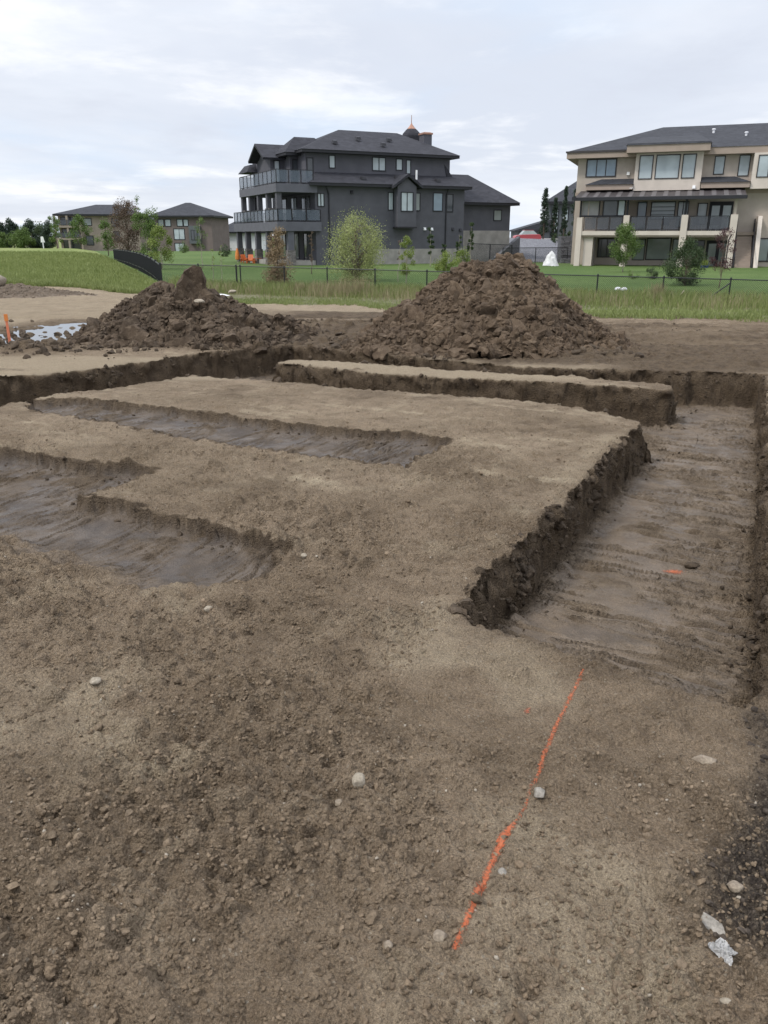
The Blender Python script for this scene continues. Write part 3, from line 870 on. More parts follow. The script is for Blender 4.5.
PL = [gp(*q) for q in [(585, 668), (574, 692), (556, 728), (541, 765), (524, 808), (505, 832), (487, 875), (470, 912), (455, 944)]]
lifted_patch('paint_line', line_cover(PL, 0.0100), M['paint'], 'orange spray-painted layout line across the bare soil in front of the trench', 'paint line')
lifted_patch('paint_mark', spot_cover(*gp(527, 712), 0.011), M['paint_faint'], 'faint worn orange paint spot left of the painted line', 'paint mark')
fx, fy = gp(672, 568, -0.38)
lifted_patch('paint_mark', spot_cover(fx, fy, 0.030, 1.5) + 0.1, M['paint'], 'bright orange paint splash on the trench floor', 'paint mark', 0.004)

# puddle
V, F = [], []
pv = [(-5.95 + 1.9 * math.cos(a) * (1 + 0.1 * math.sin(3 * a)), 14.1 + 2.6 * math.sin(a)) for a in np.linspace(0, 2 * math.pi, 40)[:-1]]
pm = MB(); pm.add([(x, y, -0.038) for x, y in pv], [tuple(range(len(pv)))])
tag(pm.build('puddle_water', M['puddle']), kind='structure')

# ------------------------------------------------------------------ clods
import bmesh


def clod_variants(sub, n, seed, cuts=6, rough=0.16):
    rnd = random.Random(seed); out = []
    for k in range(n):
        bm = bmesh.new(); bmesh.ops.create_icosphere(bm, subdivisions=sub, radius=1.0)
        V = np.array([v.co[:] for v in bm.verts]); F = np.array([[v.index for v in f.verts] for f in bm.faces]); bm.free()
        r = 1 + rough * perlin3(V[:, 0] * 1.7 + k * 9, V[:, 1] * 1.7, V[:, 2] * 1.7, seed) + rough * 0.5 * perlin3(V[:, 0] * 4 + k, V[:, 1] * 4, V[:, 2] * 4, seed + 1)
        V = V * r[:, None]
        for c in range(cuts):
            nrm = np.array([rnd.gauss(0, 1) for _ in range(3)]); nrm /= np.linalg.norm(nrm)
            d = rnd.uniform(0.45, 0.85); q = V @ nrm
            V = V - np.outer(np.maximum(q - d, 0) * 0.92, nrm)
        V *= np.array([rnd.uniform(0.8, 1.25), rnd.uniform(0.7, 1.0), rnd.uniform(0.5, 0.85)])
        out.append((V, F))
    return out


CL0 = clod_variants(1, 20, 31, 3, 0.4)
CL1 = clod_variants(2, 18, 37, 6, 0.36)
CL2 = clod_variants(3, 12, 41, 9, 0.42)


def scatter(name, pos, size, variants, mat, shade=None, tilt=1.0, parent=None, smooth=False):
    Vs, Fs, Sh = [], [], []; b = 0
    n = len(pos)
    a = RNG.uniform(0, 6.283, n); tx = RNG.normal(0, 0.5, n) * tilt; ty = RNG.normal(0, 0.5, n) * tilt
    which = RNG.integers(0, len(variants), n)
    sh = RNG.uniform(0, 1, n) if shade is None else shade
    for k, (V, F) in enumerate(variants):
        idx = np.where(which == k)[0]
        if not len(idx): continue
        ca, sa = np.cos(a[idx]), np.sin(a[idx])
        P = V[None] * size[idx][:, None, None]
        x, y, z = P[..., 0], P[..., 1], P[..., 2]
        cx, sx = np.cos(tx[idx])[:, None], np.sin(tx[idx])[:, None]
        y, z = y * cx - z * sx, y * sx + z * cx
        cy, sy = np.cos(ty[idx])[:, None], np.sin(ty[idx])[:, None]
        x, z = x * cy + z * sy, -x * sy + z * cy
        x, y = x * ca[:, None] - y * sa[:, None], x * sa[:, None] + y * ca[:, None]
        W = np.stack([x, y, z], -1) + pos[idx][:, None, :]
        nv = V.shape[0]
        Fs.append((F[None] + (np.arange(len(idx)) * nv)[:, None, None] + b).reshape(-1, 3)); Vs.append(W.reshape(-1, 3))
        Sh.append(np.repeat(sh[idx], nv)); b += nv * len(idx)
    return np.concatenate(Vs), np.concatenate(Fs), np.concatenate(Sh)


def scatter_obj(name, parts, mat, **kw):
    V, F, S, b = [], [], [], 0
    for v, f, s in parts:
        V.append(v); F.append(f + b); S.append(s); b += len(v)
    return mesh_np(name, np.concatenate(V), np.concatenate(F), mat, attrs=dict(shade=np.concatenate(S)), **kw)


def rand_ground(n, y0, y1, xr=0.56, dens=None):
    Y = y0 * (y1 / y0) ** RNG.uniform(0, 1, n); X = RNG.uniform(-1, 1, n) * (xr * Y + 0.25)
    if dens is not None:
        keep = RNG.uniform(0, 1, n) < dens(X, Y); X, Y = X[keep], Y[keep]
    return X, Y


not_pit = lambda x, y: (np.minimum(np.minimum(np.minimum(sdf(E_PIT, x, y), sdf(F_PIT, x, y)), np.minimum(sdf(A_TRENCH, x, y), sdf(B_TRENCH, x, y))), np.minimum(sdf(C_TRENCH, x, y), sdf(D_TRENCH, x, y))) > 0.03)
crumby = lambda x, y: (0.22 + 0.78 * sstep(-0.2, 0.4, fbm2(x * 0.9 + 4, y * 0.9, 3, 5)) * sstep(-0.3, 0.35, fbm2(x * 4.5, y * 4.5, 3, 130))) * (1 - 0.7 * sstep(4.2, 8, y)) * not_pit(x, y)
parts = []
X, Y = rand_ground(100000, 1.0, 9.0, dens=crumby); sz = 0.0024 + 0.0075 * RNG.uniform(0, 1, len(X)) ** 2.5
parts.append(scatter('', np.stack([X, Y, gheight(X, Y) + sz * 0.25], 1), sz, CL0, None))
X, Y = rand_ground(5000, 1.0, 9.0, dens=crumby); sz = 0.005 + 0.015 * RNG.uniform(0, 1, len(X)) ** 3
parts.append(scatter('', np.stack([X, Y, gheight(X, Y) + sz * -0.1], 1), sz, CL1, None))
tag(scatter_obj('soil_crumbs', parts, M['clod']), kind='stuff')
# stones speckled through the soil
parts = []
X, Y = rand_ground(800, 1.0, 8, dens=lambda x, y: 0.5 * not_pit(x, y) + 0.1); sz = 0.0024 + 0.006 * RNG.uniform(0, 1, len(X)) ** 2.5
parts.append(scatter('', np.stack([X, Y, gheight(X, Y) + sz * 0.2], 1), sz, CL0, None))
tag(scatter_obj('pebbles', parts, M['pebble'], smooth=True), kind='stuff')
# damp crumbs: trench feet, pit edges, topsoil patch, far churned ground
parts = []
def edge_d(x, y): return np.minimum(np.minimum(np.minimum(sdf(E_PIT, x, y), sdf(F_PIT, x, y)), np.minimum(sdf(A_TRENCH, x, y), sdf(B_TRENCH, x, y))), np.minimum(sdf(C_TRENCH, x, y), sdf(D_TRENCH, x, y)))
X, Y = rand_ground(26000, 2.3, 13.5, dens=lambda x, y: np.exp(-((edge_d(x, y) + 0.10) / 0.075) ** 2) * ((x - 0.30) * 0.577 + (y - 3.04) * 0.817 > 0.12) * sstep(-0.3, 0.3, fbm2(x * 2.5, y * 2.5, 3, 131))); sz = 0.0035 + 0.022 * RNG.uniform(0, 1, len(X)) ** 3.5
parts.append(scatter('', np.stack([X, Y, gheight(X, Y) + sz * 0.15], 1), sz, CL0, None))
wi = np.where((g_wall > 0.15) & (GY > 2.9) & (np.abs(GX) < 0.6 * GY + 0.4))[0]
pw = (0.05 + np.clip(2.5 * fbm2(GX[wi] * 2.2, GY[wi] * 2.2, 3, 133) + 0.2, 0, 1)); pw /= pw.sum()
for cnt, var, sa, sb in ((3200, CL0, 0.006, 0.026), (260, CL1, 0.02, 0.06)):
    ii = RNG.choice(wi, cnt, p=pw); sz = sa + (sb - sa) * RNG.uniform(0, 1, cnt) ** 2.5
    parts.append(scatter('', GV[ii] + RNG.normal(0, 0.006, (cnt, 3)), sz, var, None, tilt=1.6))
tparts = []
X = RNG.uniform(0.6, 2.4, 2600); Y = RNG.uniform(1.0, 2.7, 2600); k = sdf(TOPSOIL, X, Y) + 0.10 * fbm2(X * 5, Y * 5, 5, 110, 0.6) < 0.0; X, Y = X[k], Y[k]
sz = 0.003 + 0.013 * RNG.uniform(0, 1, len(X)) ** 2.5
tparts.append(scatter('', np.stack([X, Y, gheight(X, Y) + sz * 0.2], 1), sz, CL0, None))
tag(scatter_obj('topsoil_crumbs', tparts, M['clod_top']), kind='stuff')
def churn_d(x, y):
    n = fbm2(x * 0.7, y * 0.7, 3, 120)
    return (sstep(-0.1, 0.4, n) + np.exp(-((y - 11.75 + 0.10 * (x + 6)) / 0.5) ** 2) * (x < -4.2)) * sstep(-8, -6, x) * (1 - 0.95 * sstep(2.8, 4, x)) * (edge_d(x, y) > 0.02)
X, Y = rand_ground(9000, 10.8, 16, dens=churn_d); sz = 0.010 + 0.075 * RNG.uniform(0, 1, len(X)) ** 3.5
parts.append(scatter('', np.stack([X, Y, gheight(X, Y) + sz * 0.2], 1), sz, CL1, None))
tag(scatter_obj('damp_soil_clods', parts, M['clod_wet']), kind='stuff')


# ------------------------------------------------------------------ spoil heaps
def heap(name, cones, box, mat, label, cat, n_small, n_mid, n_big, blocky=0.10, seed=300, cell=0.016, crest=None, sizes=(0.035, 0.075, 0.15)):
    """a mound of dug soil: cones at the angle of repose, broken into angular clods"""
    x0, x1, y0, y1 = box
    nx = int((x1 - x0) / cell); ny = int((y1 - y0) / cell)
    X, Y = np.meshgrid(np.linspace(x0, x1, nx), np.linspace(y0, y1, ny)); X = X.ravel(); Y = Y.ravel()

    def H(x, y, fine=True):
        wx = x + 0.14 * fbm2(x * 1.5, y * 1.5, 3, seed); wy = y + 0.14 * fbm2(x * 1.5 + 9, y * 1.5, 3, seed + 1)
        h = np.full(x.shape, -1.0)
        if crest is not None:
            c_ = np.interp(wx, crest[0], crest[1]); hd = 0.35 + 1.25 * np.maximum(c_, 0.02) ** 0.8
            h = np.maximum(h, np.where(c_ > 0.0, c_ * (1.06 - np.sqrt(((wy - crest[2]) / hd) ** 2 + 0.008)), c_))
        for cx, cy, ch, rx, ry in cones:
            d = np.hypot((wx - cx) / rx, (wy - cy) / ry)
            h = np.maximum(h, ch * (1.04 - np.sqrt(d * d + 0.012)))
        h = h + (0.06 * fbm2(x * 2.6, y * 2.6, 4, seed + 2))
        if fine:
            f1, f2, idv = worley2(x * 5.0, y * 5.0 + 2 * h, seed + 3); g1, g2, idg = worley2(x * 12 + 4 * h, y * 12, seed + 5)
            m = sstep(-0.05, 0.12, h)
            h = h + m * blocky * ((idv - 0.5) * 1.0 + 0.5 * np.minimum(f2 - f1, 0.35)) + m * 0.045 * ((idg - 0.5) + 0.6 * np.minimum(g2 - g1, 0.3))
            h = np.where(edge_d(x, y) < 0.07, -1.0, h)
            h = h + m * (0.05 * fbm2(x * 9, y * 9, 3, seed + 6) + 0.030 * fbm2(x * 24, y * 24, 3, seed + 7, 0.6))
        return h
    Z = H(X, Y)
    base = 0.0
    V = np.stack([X, Y, Z + base], 1); F = grid_faces(ny, nx)
    keep = (Z[F] > -0.07).any(1); F = F[keep]
    used, inv = np.unique(F, return_inverse=True); V = V[used]; F4 = inv.reshape(-1, 4)
    F3 = np.concatenate([F4[:, [0, 1, 2]], F4[:, [0, 2, 3]]])
    sh = np.clip(0.5 + 0.5 * fbm2(V[:, 0] * 6, V[:, 1] * 6, 2, seed + 8), 0, 1)
    parts = [(V, F3, sh)]
    for cnt, var, (sa, sb), sink in ((n_small, CL0, (0.012, sizes[0]), -0.1), (n_mid, CL1, (0.03, sizes[1]), -0.35), (n_big, CL2, (0.07, sizes[2]), -0.5)):
        if not cnt: continue
        xs = RNG.uniform(x0, x1, cnt * 4); yy = RNG.uniform(y0, y1, cnt * 4)
        hh = H(xs, yy); k = np.where(hh > -0.02)[0][:cnt]
        sz = sa + (sb - sa) * RNG.uniform(0, 1, len(k)) ** 2.2
        parts.append(scatter('', np.stack([xs[k], yy[k], np.maximum(hh[k], 0.0) + sz * sink + base], 1), sz, var, None, tilt=1.6))
    o = scatter_obj(name, parts, mat)
    return tag(o, label, cat), H


def crest_from(px_list, Y):
    P = [at(px, py, Y) for px, py in px_list]
    zs = [p.z for p in P]; zs[0] = zs[-1] = -0.3
    return [p.x for p in P], zs, Y


CR = crest_from([(348, 350), (365, 339), (385, 318), (403, 305), (420, 297), (440, 279), (462, 267), (482, 262), (505, 257), (524, 261), (540, 271), (553, 284), (568, 301), (584, 317), (602, 331), (640, 349)], 12.7)
pile_r, H_r = heap('dirt_pile', [(3.0, 12.2, 0.20, 0.8, 0.5), (0.3, 12.0, 0.30, 0.9, 0.7), (1.7, 12.1, 0.75, 1.3, 0.9)],
     (-1.0, 4.5, 10.9, 14.9), M['pile_dark'], 'tall heap of dark brown dug soil in front of the tan house', 'dirt pile', 7000, 2900, 620, 0.14, sizes=(0.045, 0.10, 0.22), crest=CR)
CL_ = crest_from([(66, 352), (82, 338), (95, 321), (112, 313), (128, 305), (143, 296), (155, 290), (175, 292), (190, 288), (205, 291), (225, 301), (245, 306), (265, 318), (285, 323), (310, 335), (330, 349)], 13.4)
pile_l, H_l = heap('dirt_pile', [(-3.9, 12.6, 0.30, 0.9, 0.6), (-2.5, 12.6, 0.36, 1.0, 0.7)],
     (-6.0, 0.0, 11.7, 15.2), M['pile_left'], 'lower, longer heap of wet brown clods beside the puddle', 'dirt pile', 6000, 2000, 480, 0.17, 340, sizes=(0.045, 0.11, 0.24), crest=CL_)
heap('gravel_heap', [(-10.6, 23.4, 0.30, 1.35, 1.1), (-10.0, 23.3, 0.20, 1.3, 1.0)], (-12.6, -8.2, 22.0, 24.9), M['gravel_heap'],
     'small flat heap of gravelly soil at the edge of the far field', 'gravel heap', 500, 160, 0, 0.03, 360, 0.04)


# ------------------------------------------------------------------ single stones
def rock(name, p, dims, mat, label, cat='stone', rz=0.0, seed=1, cuts=8, tilt=(0, 0), sub=4, rough=0.16, sink=0.30, group=None, smooth=True):
    rnd = random.Random(seed)
    bm = bmesh.new(); bmesh.ops.create_icosphere(bm, subdivisions=sub, radius=1.0)
    V = np.array([v.co[:] for v in bm.verts]); F = np.array([[v.index for v in f.verts] for f in bm.faces]); bm.free()
    V = V * (1 + rough * fbm3(V[:, 0] * 1.4 + seed, V[:, 1] * 1.4, V[:, 2] * 1.4, 4, seed))[:, None]
    for c in range(cuts):
        n = np.array([rnd.gauss(0, 1), rnd.gauss(0, 1), rnd.gauss(0, 0.7)]); n /= np.linalg.norm(n); d = rnd.uniform(0.6, 0.9)
        q = V @ n; V = V - np.outer(np.maximum(q - d, 0) * 0.85, n)
    V = V * (1 + 0.03 * fbm3(V[:, 0] * 7, V[:, 1] * 7, V[:, 2] * 7, 3, seed + 5))[:, None]
    V = V * np.array(dims) / 2
    o = mesh_np(name, V, F, mat, smooth=smooth, attrs=dict(shade=np.full(len(V), 0.5)))
    o.rotation_euler = (tilt[0], tilt[1], rz)
    z = float(gheight(p[0], p[1])[0]) if len(p) == 2 else p[2]
    o.location = (p[0], p[1], z + dims[2] * (0.5 - sink))
    return tag(o, label, cat, group)


rock('field_stone', gp(359, 789), (0.042, 0.052, 0.045), M['rock_tan'], 'pale rounded stone standing beside a small hole left of the painted line', seed=3, cuts=4, tilt=(0.3, 0.2), sink=0.1, rough=0.06)
rock('field_stone', gp(339, 796), (0.032, 0.028, 0.02), M['rock_brown'], 'small brown stone at the foot of the pale rounded stone', seed=5, cuts=5)
rock('flat_stone', gp(714, 917), (0.085, 0.046, 0.022), M['rock_grey'], 'flat grey-tan wedge of stone on the dark topsoil', rz=-0.62, seed=8, cuts=10, tilt=(0.35, 0.15), sink=0.15, smooth=False)
rock('field_stone', gp(705, 762), (0.085, 0.040, 0.034), M['rock_brown'], 'long tan stone lying near the right end of the trench ramp', rz=-0.35, seed=11, cuts=7)
rock('field_stone', gp(539, 794), (0.042, 0.040, 0.034), M['rock_grey'], 'grey-brown stone half sunk right beside the painted line', seed=13, cuts=7)
rock('field_stone', gp(96, 684), (0.046, 0.040, 0.028), M['rock_tan'], 'pale tan stone alone on the soil at the left edge of the ground', rz=0.5, seed=17, cuts=7)
rock('field_stone', gp(502, 874), (0.024, 0.026, 0.022), M['rock_grey'], 'dark round pebble just right of the lower painted line', seed=19, cuts=4)
rock('field_stone', gp(440, 935), (0.036, 0.034, 0.028), M['rock_brown'], 'round brown stone just left of the near end of the painted line', seed=23, cuts=4)
rock('field_stone', gp(388, 945), (0.024, 0.022, 0.018), M['rock_brown'], 'small rounded brown pebble left of the near end of the painted line', seed=29, cuts=3)
rock('field_stone', gp(737, 880), (0.04, 0.034, 0.028), M['rock_brown'], 'brown lump of stone above the flat wedge on the topsoil', seed=31, cuts=7)
rock('field_stone', gp(727, 1000), (0.032, 0.022, 0.018), M['rock_tan'], 'small pale stone on the gravelly soil at the bottom right corner', seed=37, cuts=7)
rock('field_stone', gp(304, 556), (0.04, 0.035, 0.03), M['rock_tan'], 'pale stone by the near corner of the muddy shallow pit', seed=39, cuts=5)
rock('field_stone', gp(209, 610), (0.045, 0.036, 0.03), M['rock_tan'], 'pale stone on the dry soil below the muddy shallow pit', seed=43, cuts=6)
rock('boulder', (1.60, 11.30, 0.11), (0.26, 0.22, 0.24), M['rock_brown'], 'round brown boulder resting against the foot of the tall heap', 'boulder', seed=47, cuts=5, sink=0.5)
rock('soil_clod', gp(692, 566, -0.39), (0.10, 0.06, 0.045), M['clod_wet'], 'dark lump of clay on the trench floor right beside the paint splash', 'soil clod', seed=57, cuts=8, smooth=False)
# upright slab of clay on the lower heap, tan stones on it
bm = bmesh.new()
fin = [(-.28, -.25), (-.25, .05), (-.15, .28), (-.05, .45), (.07, .53), (.20, .51), (.27, .22), (.29, -.25)]
fr = [bm.verts.new((x, -.13 * (1.15 - max(z, 0) * .9), z)) for x, z in fin]; bk = [bm.verts.new((x, .13 * (1.15 - max(z, 0) * .9), z)) for x, z in fin]
bm.faces.new(fr); bm.faces.new(bk[::-1])
for i in range(len(fin)): bm.faces.new((fr[(i + 1) % 8], fr[i], bk[i], bk[(i + 1) % 8]))
bmesh.ops.triangulate(bm, faces=bm.faces)
bmesh.ops.subdivide_edges(bm, edges=bm.edges, cuts=5, use_grid_fill=True)
bmesh.ops.recalc_face_normals(bm, faces=bm.faces)
for v in bm.verts:
    c = v.co; c += Vector((mnoise.noise(c * 7), mnoise.noise(c * 7 + Vector((9, 0, 0))), mnoise.noise(c * 7 + Vector((0, 9, 0))))) * .045 + Vector((mnoise.noise(c * 19), mnoise.noise(c * 19 + Vector((5, 0, 0))), 0)) * .02
me = bpy.data.meshes.new('clay_slab'); bm.to_mesh(me); bm.free(); me.materials.append(M['pile_left'])
a_ = me.attributes.new('shade', 'FLOAT', 'POINT'); a_.data.foreach_set('value', [0.55] * len(me.vertices))
o = bpy.data.objects.new('clay_slab', me); col.objects.link(o); o.location = (-3.18, 13.2, 0.62); o.rotation_euler = (0.05, 0.04, 0.25)
tag(o, 'upright pointed slab of clay standing on top of the lower heap', 'soil clod')
rock('field_stone', (-2.93, 12.80, 0.62), (0.20, 0.13, 0.08), M['rock_tan'], 'pale stone stuck in the lower heap below its upright slab', rz=-0.5, seed=67, cuts=6, sink=0.5)
rock('field_stone', (-3.02, 12.25, 0.10), (0.15, 0.13, 0.10), M['rock_brown'], 'brown stone near the foot of the lower heap', seed=69, cuts=6, sink=0.5)
rock('field_stone', (-11.25, 23.6, 0.36), (0.55, 0.4, 0.42), M['rock_tan'], 'pale boulder on top of the small gravel heap', 'stone', seed=71, cuts=6, sink=0.4)
rock('field_stone', (-11.9, 21.3, 0.05), (0.85, 0.6, 0.3), M['rock_tan'], 'wide flat pale rock beside the small gravel heap', 'stone', seed=73, cuts=6, sink=0.5)

# crumpled white plastic in the topsoil
n = 46; V = []
for j in range(n):
    for i in range(n):
        u, v = i / (n - 1) - 0.5, j / (n - 1) - 0.5
        V.append((u * 0.062, v * 0.050, 0))
V = np.array(V)
rr_ = np.maximum(np.abs(V[:, 0]) / .031, np.abs(V[:, 1]) / .025); an_ = np.arctan2(V[:, 1] / .025, V[:, 0] / .031)
ou_ = 0.85 + 0.55 * perlin2(np.cos(an_) * 1.6 + 4, np.sin(an_) * 1.6, 9)
V[:, 0] = .034 * rr_ * ou_ * np.cos(an_); V[:, 1] = .028 * rr_ * ou_ * np.sin(an_)
V[:, 2] = 0.016 * np.abs(perlin2(V[:, 0] * 70, V[:, 1] * 70, 5)) + 0.010 * np.abs(perlin2(V[:, 0] * 160 + 3, V[:, 1] * 160, 6)) + 0.012 * np.exp(-(V[:, 0] ** 2 + V[:, 1] ** 2) / 0.0009)
V[:, 0] += 0.007 * perlin2(V[:, 1] * 60, V[:, 0] * 30, 7); V[:, 1] += 0.008 * perlin2(V[:, 0] * 60, V[:, 1] * 30, 8)
p = gp(722, 954)
o = mesh_np('plastic_scrap', V, grid_faces(n, n), M['plastic_white'], smooth=False)
o.location = (p[0], p[1], float(gheight(p[0], p[1])[0]) + 0.006); o.rotation_euler = (0.25, 0.15, -0.4)
sm = o.modifiers.new('thickness', 'SOLIDIFY'); sm.thickness = 0.0015
tag(o, 'crumpled dirty white plastic scrap on the dark topsoil', 'plastic scrap')

# survey stake by the puddle
sx, sy = gp(10, 343)
st = thing('survey_stake', 'orange wooden survey stake standing at the left end of the puddle', 'stake', (sx, sy, 0.0), 0.2)
m = MB(); m.hull8([(-.022, -.010, -.12), (.022, -.010, -.12), (.022, .010, -.12), (-.022, .010, -.12)], [(-.016, -.010, .44), (.016, -.010, .44), (.016, .010, .44), (-.016, .010, .44)])
m.build('stake_post', M['stake'], st)
m = MB(); m.box(-.026, .026, -.014, .014, .34, .445); m.build('ribbon', M['orange_cloth'], st)

# ------------------------------------------------------------------ land beyond the pad
def fence_line(px_, Y=None):
    return None


SF = lambda y: -10.2 - 0.384 * (y - 37.0)          # line of the black side fence running away


def land(x, y):
    x = np.asarray(x, float); y = np.asarray(y, float)
    k = sstep(16.4, 27, y) * sstep(-4.0, 3.0, x - SF(y))
    z = -0.70 * k
    z = z + 0.16 * fbm2(x * 0.10, y * 0.06, 3, 400) * sstep(30, 45, y) * (1 - sstep(-4.0, 1.0, x - SF(y)))
    z = z - 0.02 * sstep(16.4, 20, y) * 0
    z = z - 1.3 * sstep(105, 190, y) * (1 - sstep(-4.0, 3.0, x - SF(y))) - 0.7 * sstep(110, 190, y) * sstep(-4.0, 3.0, x - SF(y))
    return z


def lz(x, y): return float(land(np.array([x]), np.array([y]))[0])


FC = at(160, 264, 37.0); FR = at(790, 281, 28.2)    # top of the chain-link fence: corner post and right end
def fence_y(x): return FC.y + (x - FC.x) * (FR.y - FC.y) / (FR.x - FC.x)


ED = np.array([(-40, 36), (-13.85, 29.3), (-9.1, 25.9), (-7.1, 25.4), (-4.4, 28.8), (-1.0, 28.4), (1.6, 24.5), (4.5, 16.9), (7.6, 16.2), (30, 16.6)])
yf = [16.25]
while yf[-1] < 1400: yf.append(yf[-1] + max(0.07, (yf[-1] - 14) * 0.011))
yf = np.array(yf); NF = 420
FX, FY = fan(yf, lambda y: 0.66 * y + 9, NF, 1.1)
n1 = fbm2(FX * 0.55, FY * 0.55, 4, 410); n2 = fbm2(FX * 2.2, FY * 2.2, 3, 411)
fz = land(FX, FY)
edge = np.interp(FX, ED[:, 0], ED[:, 1]) + 1.1 * n1 + 0.5 * n2
lawn_m = (FY > fence_y(FX) + 0.25 * n2 - 0.5) & (FX > SF(FY))
field_m = (~lawn_m) & ((FX < -6.3 - 0.38 * (FY - 26)) | (FX < SF(FY))) & (FY > edge)
verge_m = (~lawn_m) & (~field_m) & (FY > edge)
dirt_m = FY <= edge
fz = fz + 0.05 * n1 * dirt_m + 0.03 * n2 * dirt_m + 0.03 * fbm2(FX * 4.5, FY * 4.5, 3, 412) * dirt_m + np.where(FY < 16.7, -0.03, 0)
cls = np.where(lawn_m, 3, np.where(field_m, 1, np.where(verge_m, 2, 0)))
FF = grid_faces(len(yf), NF)
fcls = cls[FF].max(1)
str_f = fbm2(FX * 0.35, FY * 2.2, 5, 121, 0.6)
wetf = np.clip(0.8 * sstep(2.2, 3.4, FX) * sstep(-0.35, 0.25, str_f - 0.1) + np.exp(-((FX + 0.9) / 2.2) ** 2) * (1 - sstep(17.5, 21, FY + 1.5 * n1)) * (0.9 + n1) + 0.6 * (1 - sstep(16.3, 18.0, FY + n1)) * sstep(-7, -4, FX) * (0.6 + n1) + 0.25 * sstep(0, .4, n2), 0, 1)
palef = np.clip(0.60 * (1 - sstep(0.0, 3, FX + n1)) * (0.75 + 0.8 * n2) + 0.10, 0, 1) * (1 - wetf)
for cid, nm, mt in ((0, 'dirt_track', M['soil']), (1, 'field', M['field']), (2, 'grass_verge', M['verge']), (3, 'lawn', M['lawn'])):
    f = FF[fcls == cid]; used, inv = np.unique(f, return_inverse=True)
    V = np.stack([FX, FY, fz], 1)[used]
    at_ = dict(wet=wetf[used], clay=np.zeros(len(used)), topsoil=np.zeros(len(used)), pale=palef[used]) if cid == 0 else None
    tag(mesh_np(nm, V, inv.reshape(-1, 4), mt, smooth=True, attrs=at_), kind='structure')


def blades(name, x, y, z, h, w, mat, lean=0.35, bend=True):
    n = len(x); a = RNG.uniform(0, 6.283, n); la = RNG.uniform(0, 6.283, n); ll = np.abs(RNG.normal(0, lean, n)) * h
    dx, dy = np.cos(a) * w / 2, np.sin(a) * w / 2
    bx, by = np.cos(la) * ll, np.sin(la) * ll
    V = np.zeros((n, 5, 3), np.float32)
    V[:, 0] = np.stack([x - dx, y - dy, z], 1); V[:, 1] = np.stack([x + dx, y + dy, z], 1)
    V[:, 2] = np.stack([x + dx * .7 + bx * .35, y + dy * .7 + by * .35, z + h * .6], 1); V[:, 3] = np.stack([x - dx * .7 + bx * .35, y - dy * .7 + by * .35, z + h * .6], 1)
    V[:, 4] = np.stack([x + bx, y + by, z + h], 1)
    i = np.arange(n)[:, None] * 5
    F = np.concatenate([i + np.array([[0, 1, 2]]), i + np.array([[0, 2, 3]]), i + np.array([[3, 2, 4]])])
    sh = np.repeat(np.clip(RNG.uniform(0, 1, n) * 0.7 + 0.3 * (fbm2(x * 0.5, y * 0.5, 2, 420) + 0.5), 0, 1), 5)
    return mesh_np(name, V.reshape(-1, 3), F, mat, attrs=dict(shade=sh))


# rough field grass, thick at its near edge
n = 90000
Y = 27 * (85 / 27) ** RNG.uniform(0, 1, n) ** 1.15; X = SF(Y) - 0.3 - RNG.uniform(0, 1, n) * (0.62 * Y + 9 + SF(Y))
e_ = np.interp(X, ED[:, 0], ED[:, 1]) + 1.1 * fbm2(X * 0.55, Y * 0.55, 4, 410) + 0.5 * fbm2(X * 2.2, Y * 2.2, 3, 411)
k = (Y > e_ + 0.1) ; X, Y = X[k], Y[k]
tag(blades('field_grass', X, Y, land(X, Y), RNG.uniform(0.07, 0.24, len(X)) * (1 + 0.6 * fbm2(X * .3, Y * .3, 3, 421)), 0.016 * Y / 27 + 0.006, M['blade']), kind='stuff')
def edge_y(X):
    y0 = np.interp(X, ED[:, 0], ED[:, 1])
    for _ in range(3): y0 = np.interp(X, ED[:, 0], ED[:, 1]) + 1.1 * fbm2(X * 0.55, y0 * 0.55, 4, 410) + 0.5 * fbm2(X * 2.2, y0 * 2.2, 3, 411)
    return y0


X = RNG.uniform(-26, -5.2, 26000); Y = edge_y(X) - 0.25 + np.abs(RNG.normal(0, 0.9, len(X)))
tag(blades('field_edge_grass', X, Y, land(X, Y), RNG.uniform(0.05, 0.20, len(X)), 0.018, M['blade'], 0.5), kind='stuff')
X = RNG.uniform(-5.6, 17, 42000); Y = edge_y(X) - 0.5 + np.abs(RNG.normal(0, 1.7, len(X)))
k = (Y < fence_y(X)) & (RNG.uniform(0, 1, len(X)) < np.clip(0.55 + 1.3 * fbm2(X * 0.9, Y * 1.4, 4, 425), 0.05, 1)); X, Y = X[k], Y[k]
tag(blades('short_verge_grass', X, Y, land(X, Y), RNG.uniform(0.03, 0.13, len(X)), 0.016, M['blade'], 0.6), kind='stuff')
# verge along the fence: tall by the wire, short and patchy on the dirt side
n = 80000
X = RNG.uniform(-9.5, 17, n); yfn = fence_y(X); q = RNG.uniform(0, 1, n)
near_e = np.interp(X, ED[:, 0], ED[:, 1]) + 1.1 * fbm2(X * 0.55, yfn * 0.5, 3, 422)
Y = yfn + 0.4 - (q ** 1.6) * (yfn + 0.4 - near_e)
d = (yfn - Y)
tall = 1 - sstep(0.3, 3.2 + 2.2 * sstep(2, 6, X), d)
dens = np.clip(0.30 + 0.7 * tall + 0.9 * fbm2(X * 0.8, Y * 0.8, 3, 423), 0, 1) * np.where(X < 3.5, 0.75 * tall + 0.22, 1)
k = RNG.uniform(0, 1, n) < dens; X, Y, tall = X[k], Y[k], tall[k]
h = (0.06 + 0.40 * tall) * RNG.uniform(0.5, 1.25, len(X))
tag(blades('verge_grass', X, Y, land(X, Y), h, 0.018, M['blade'], 0.4), kind='stuff')
n = 22000
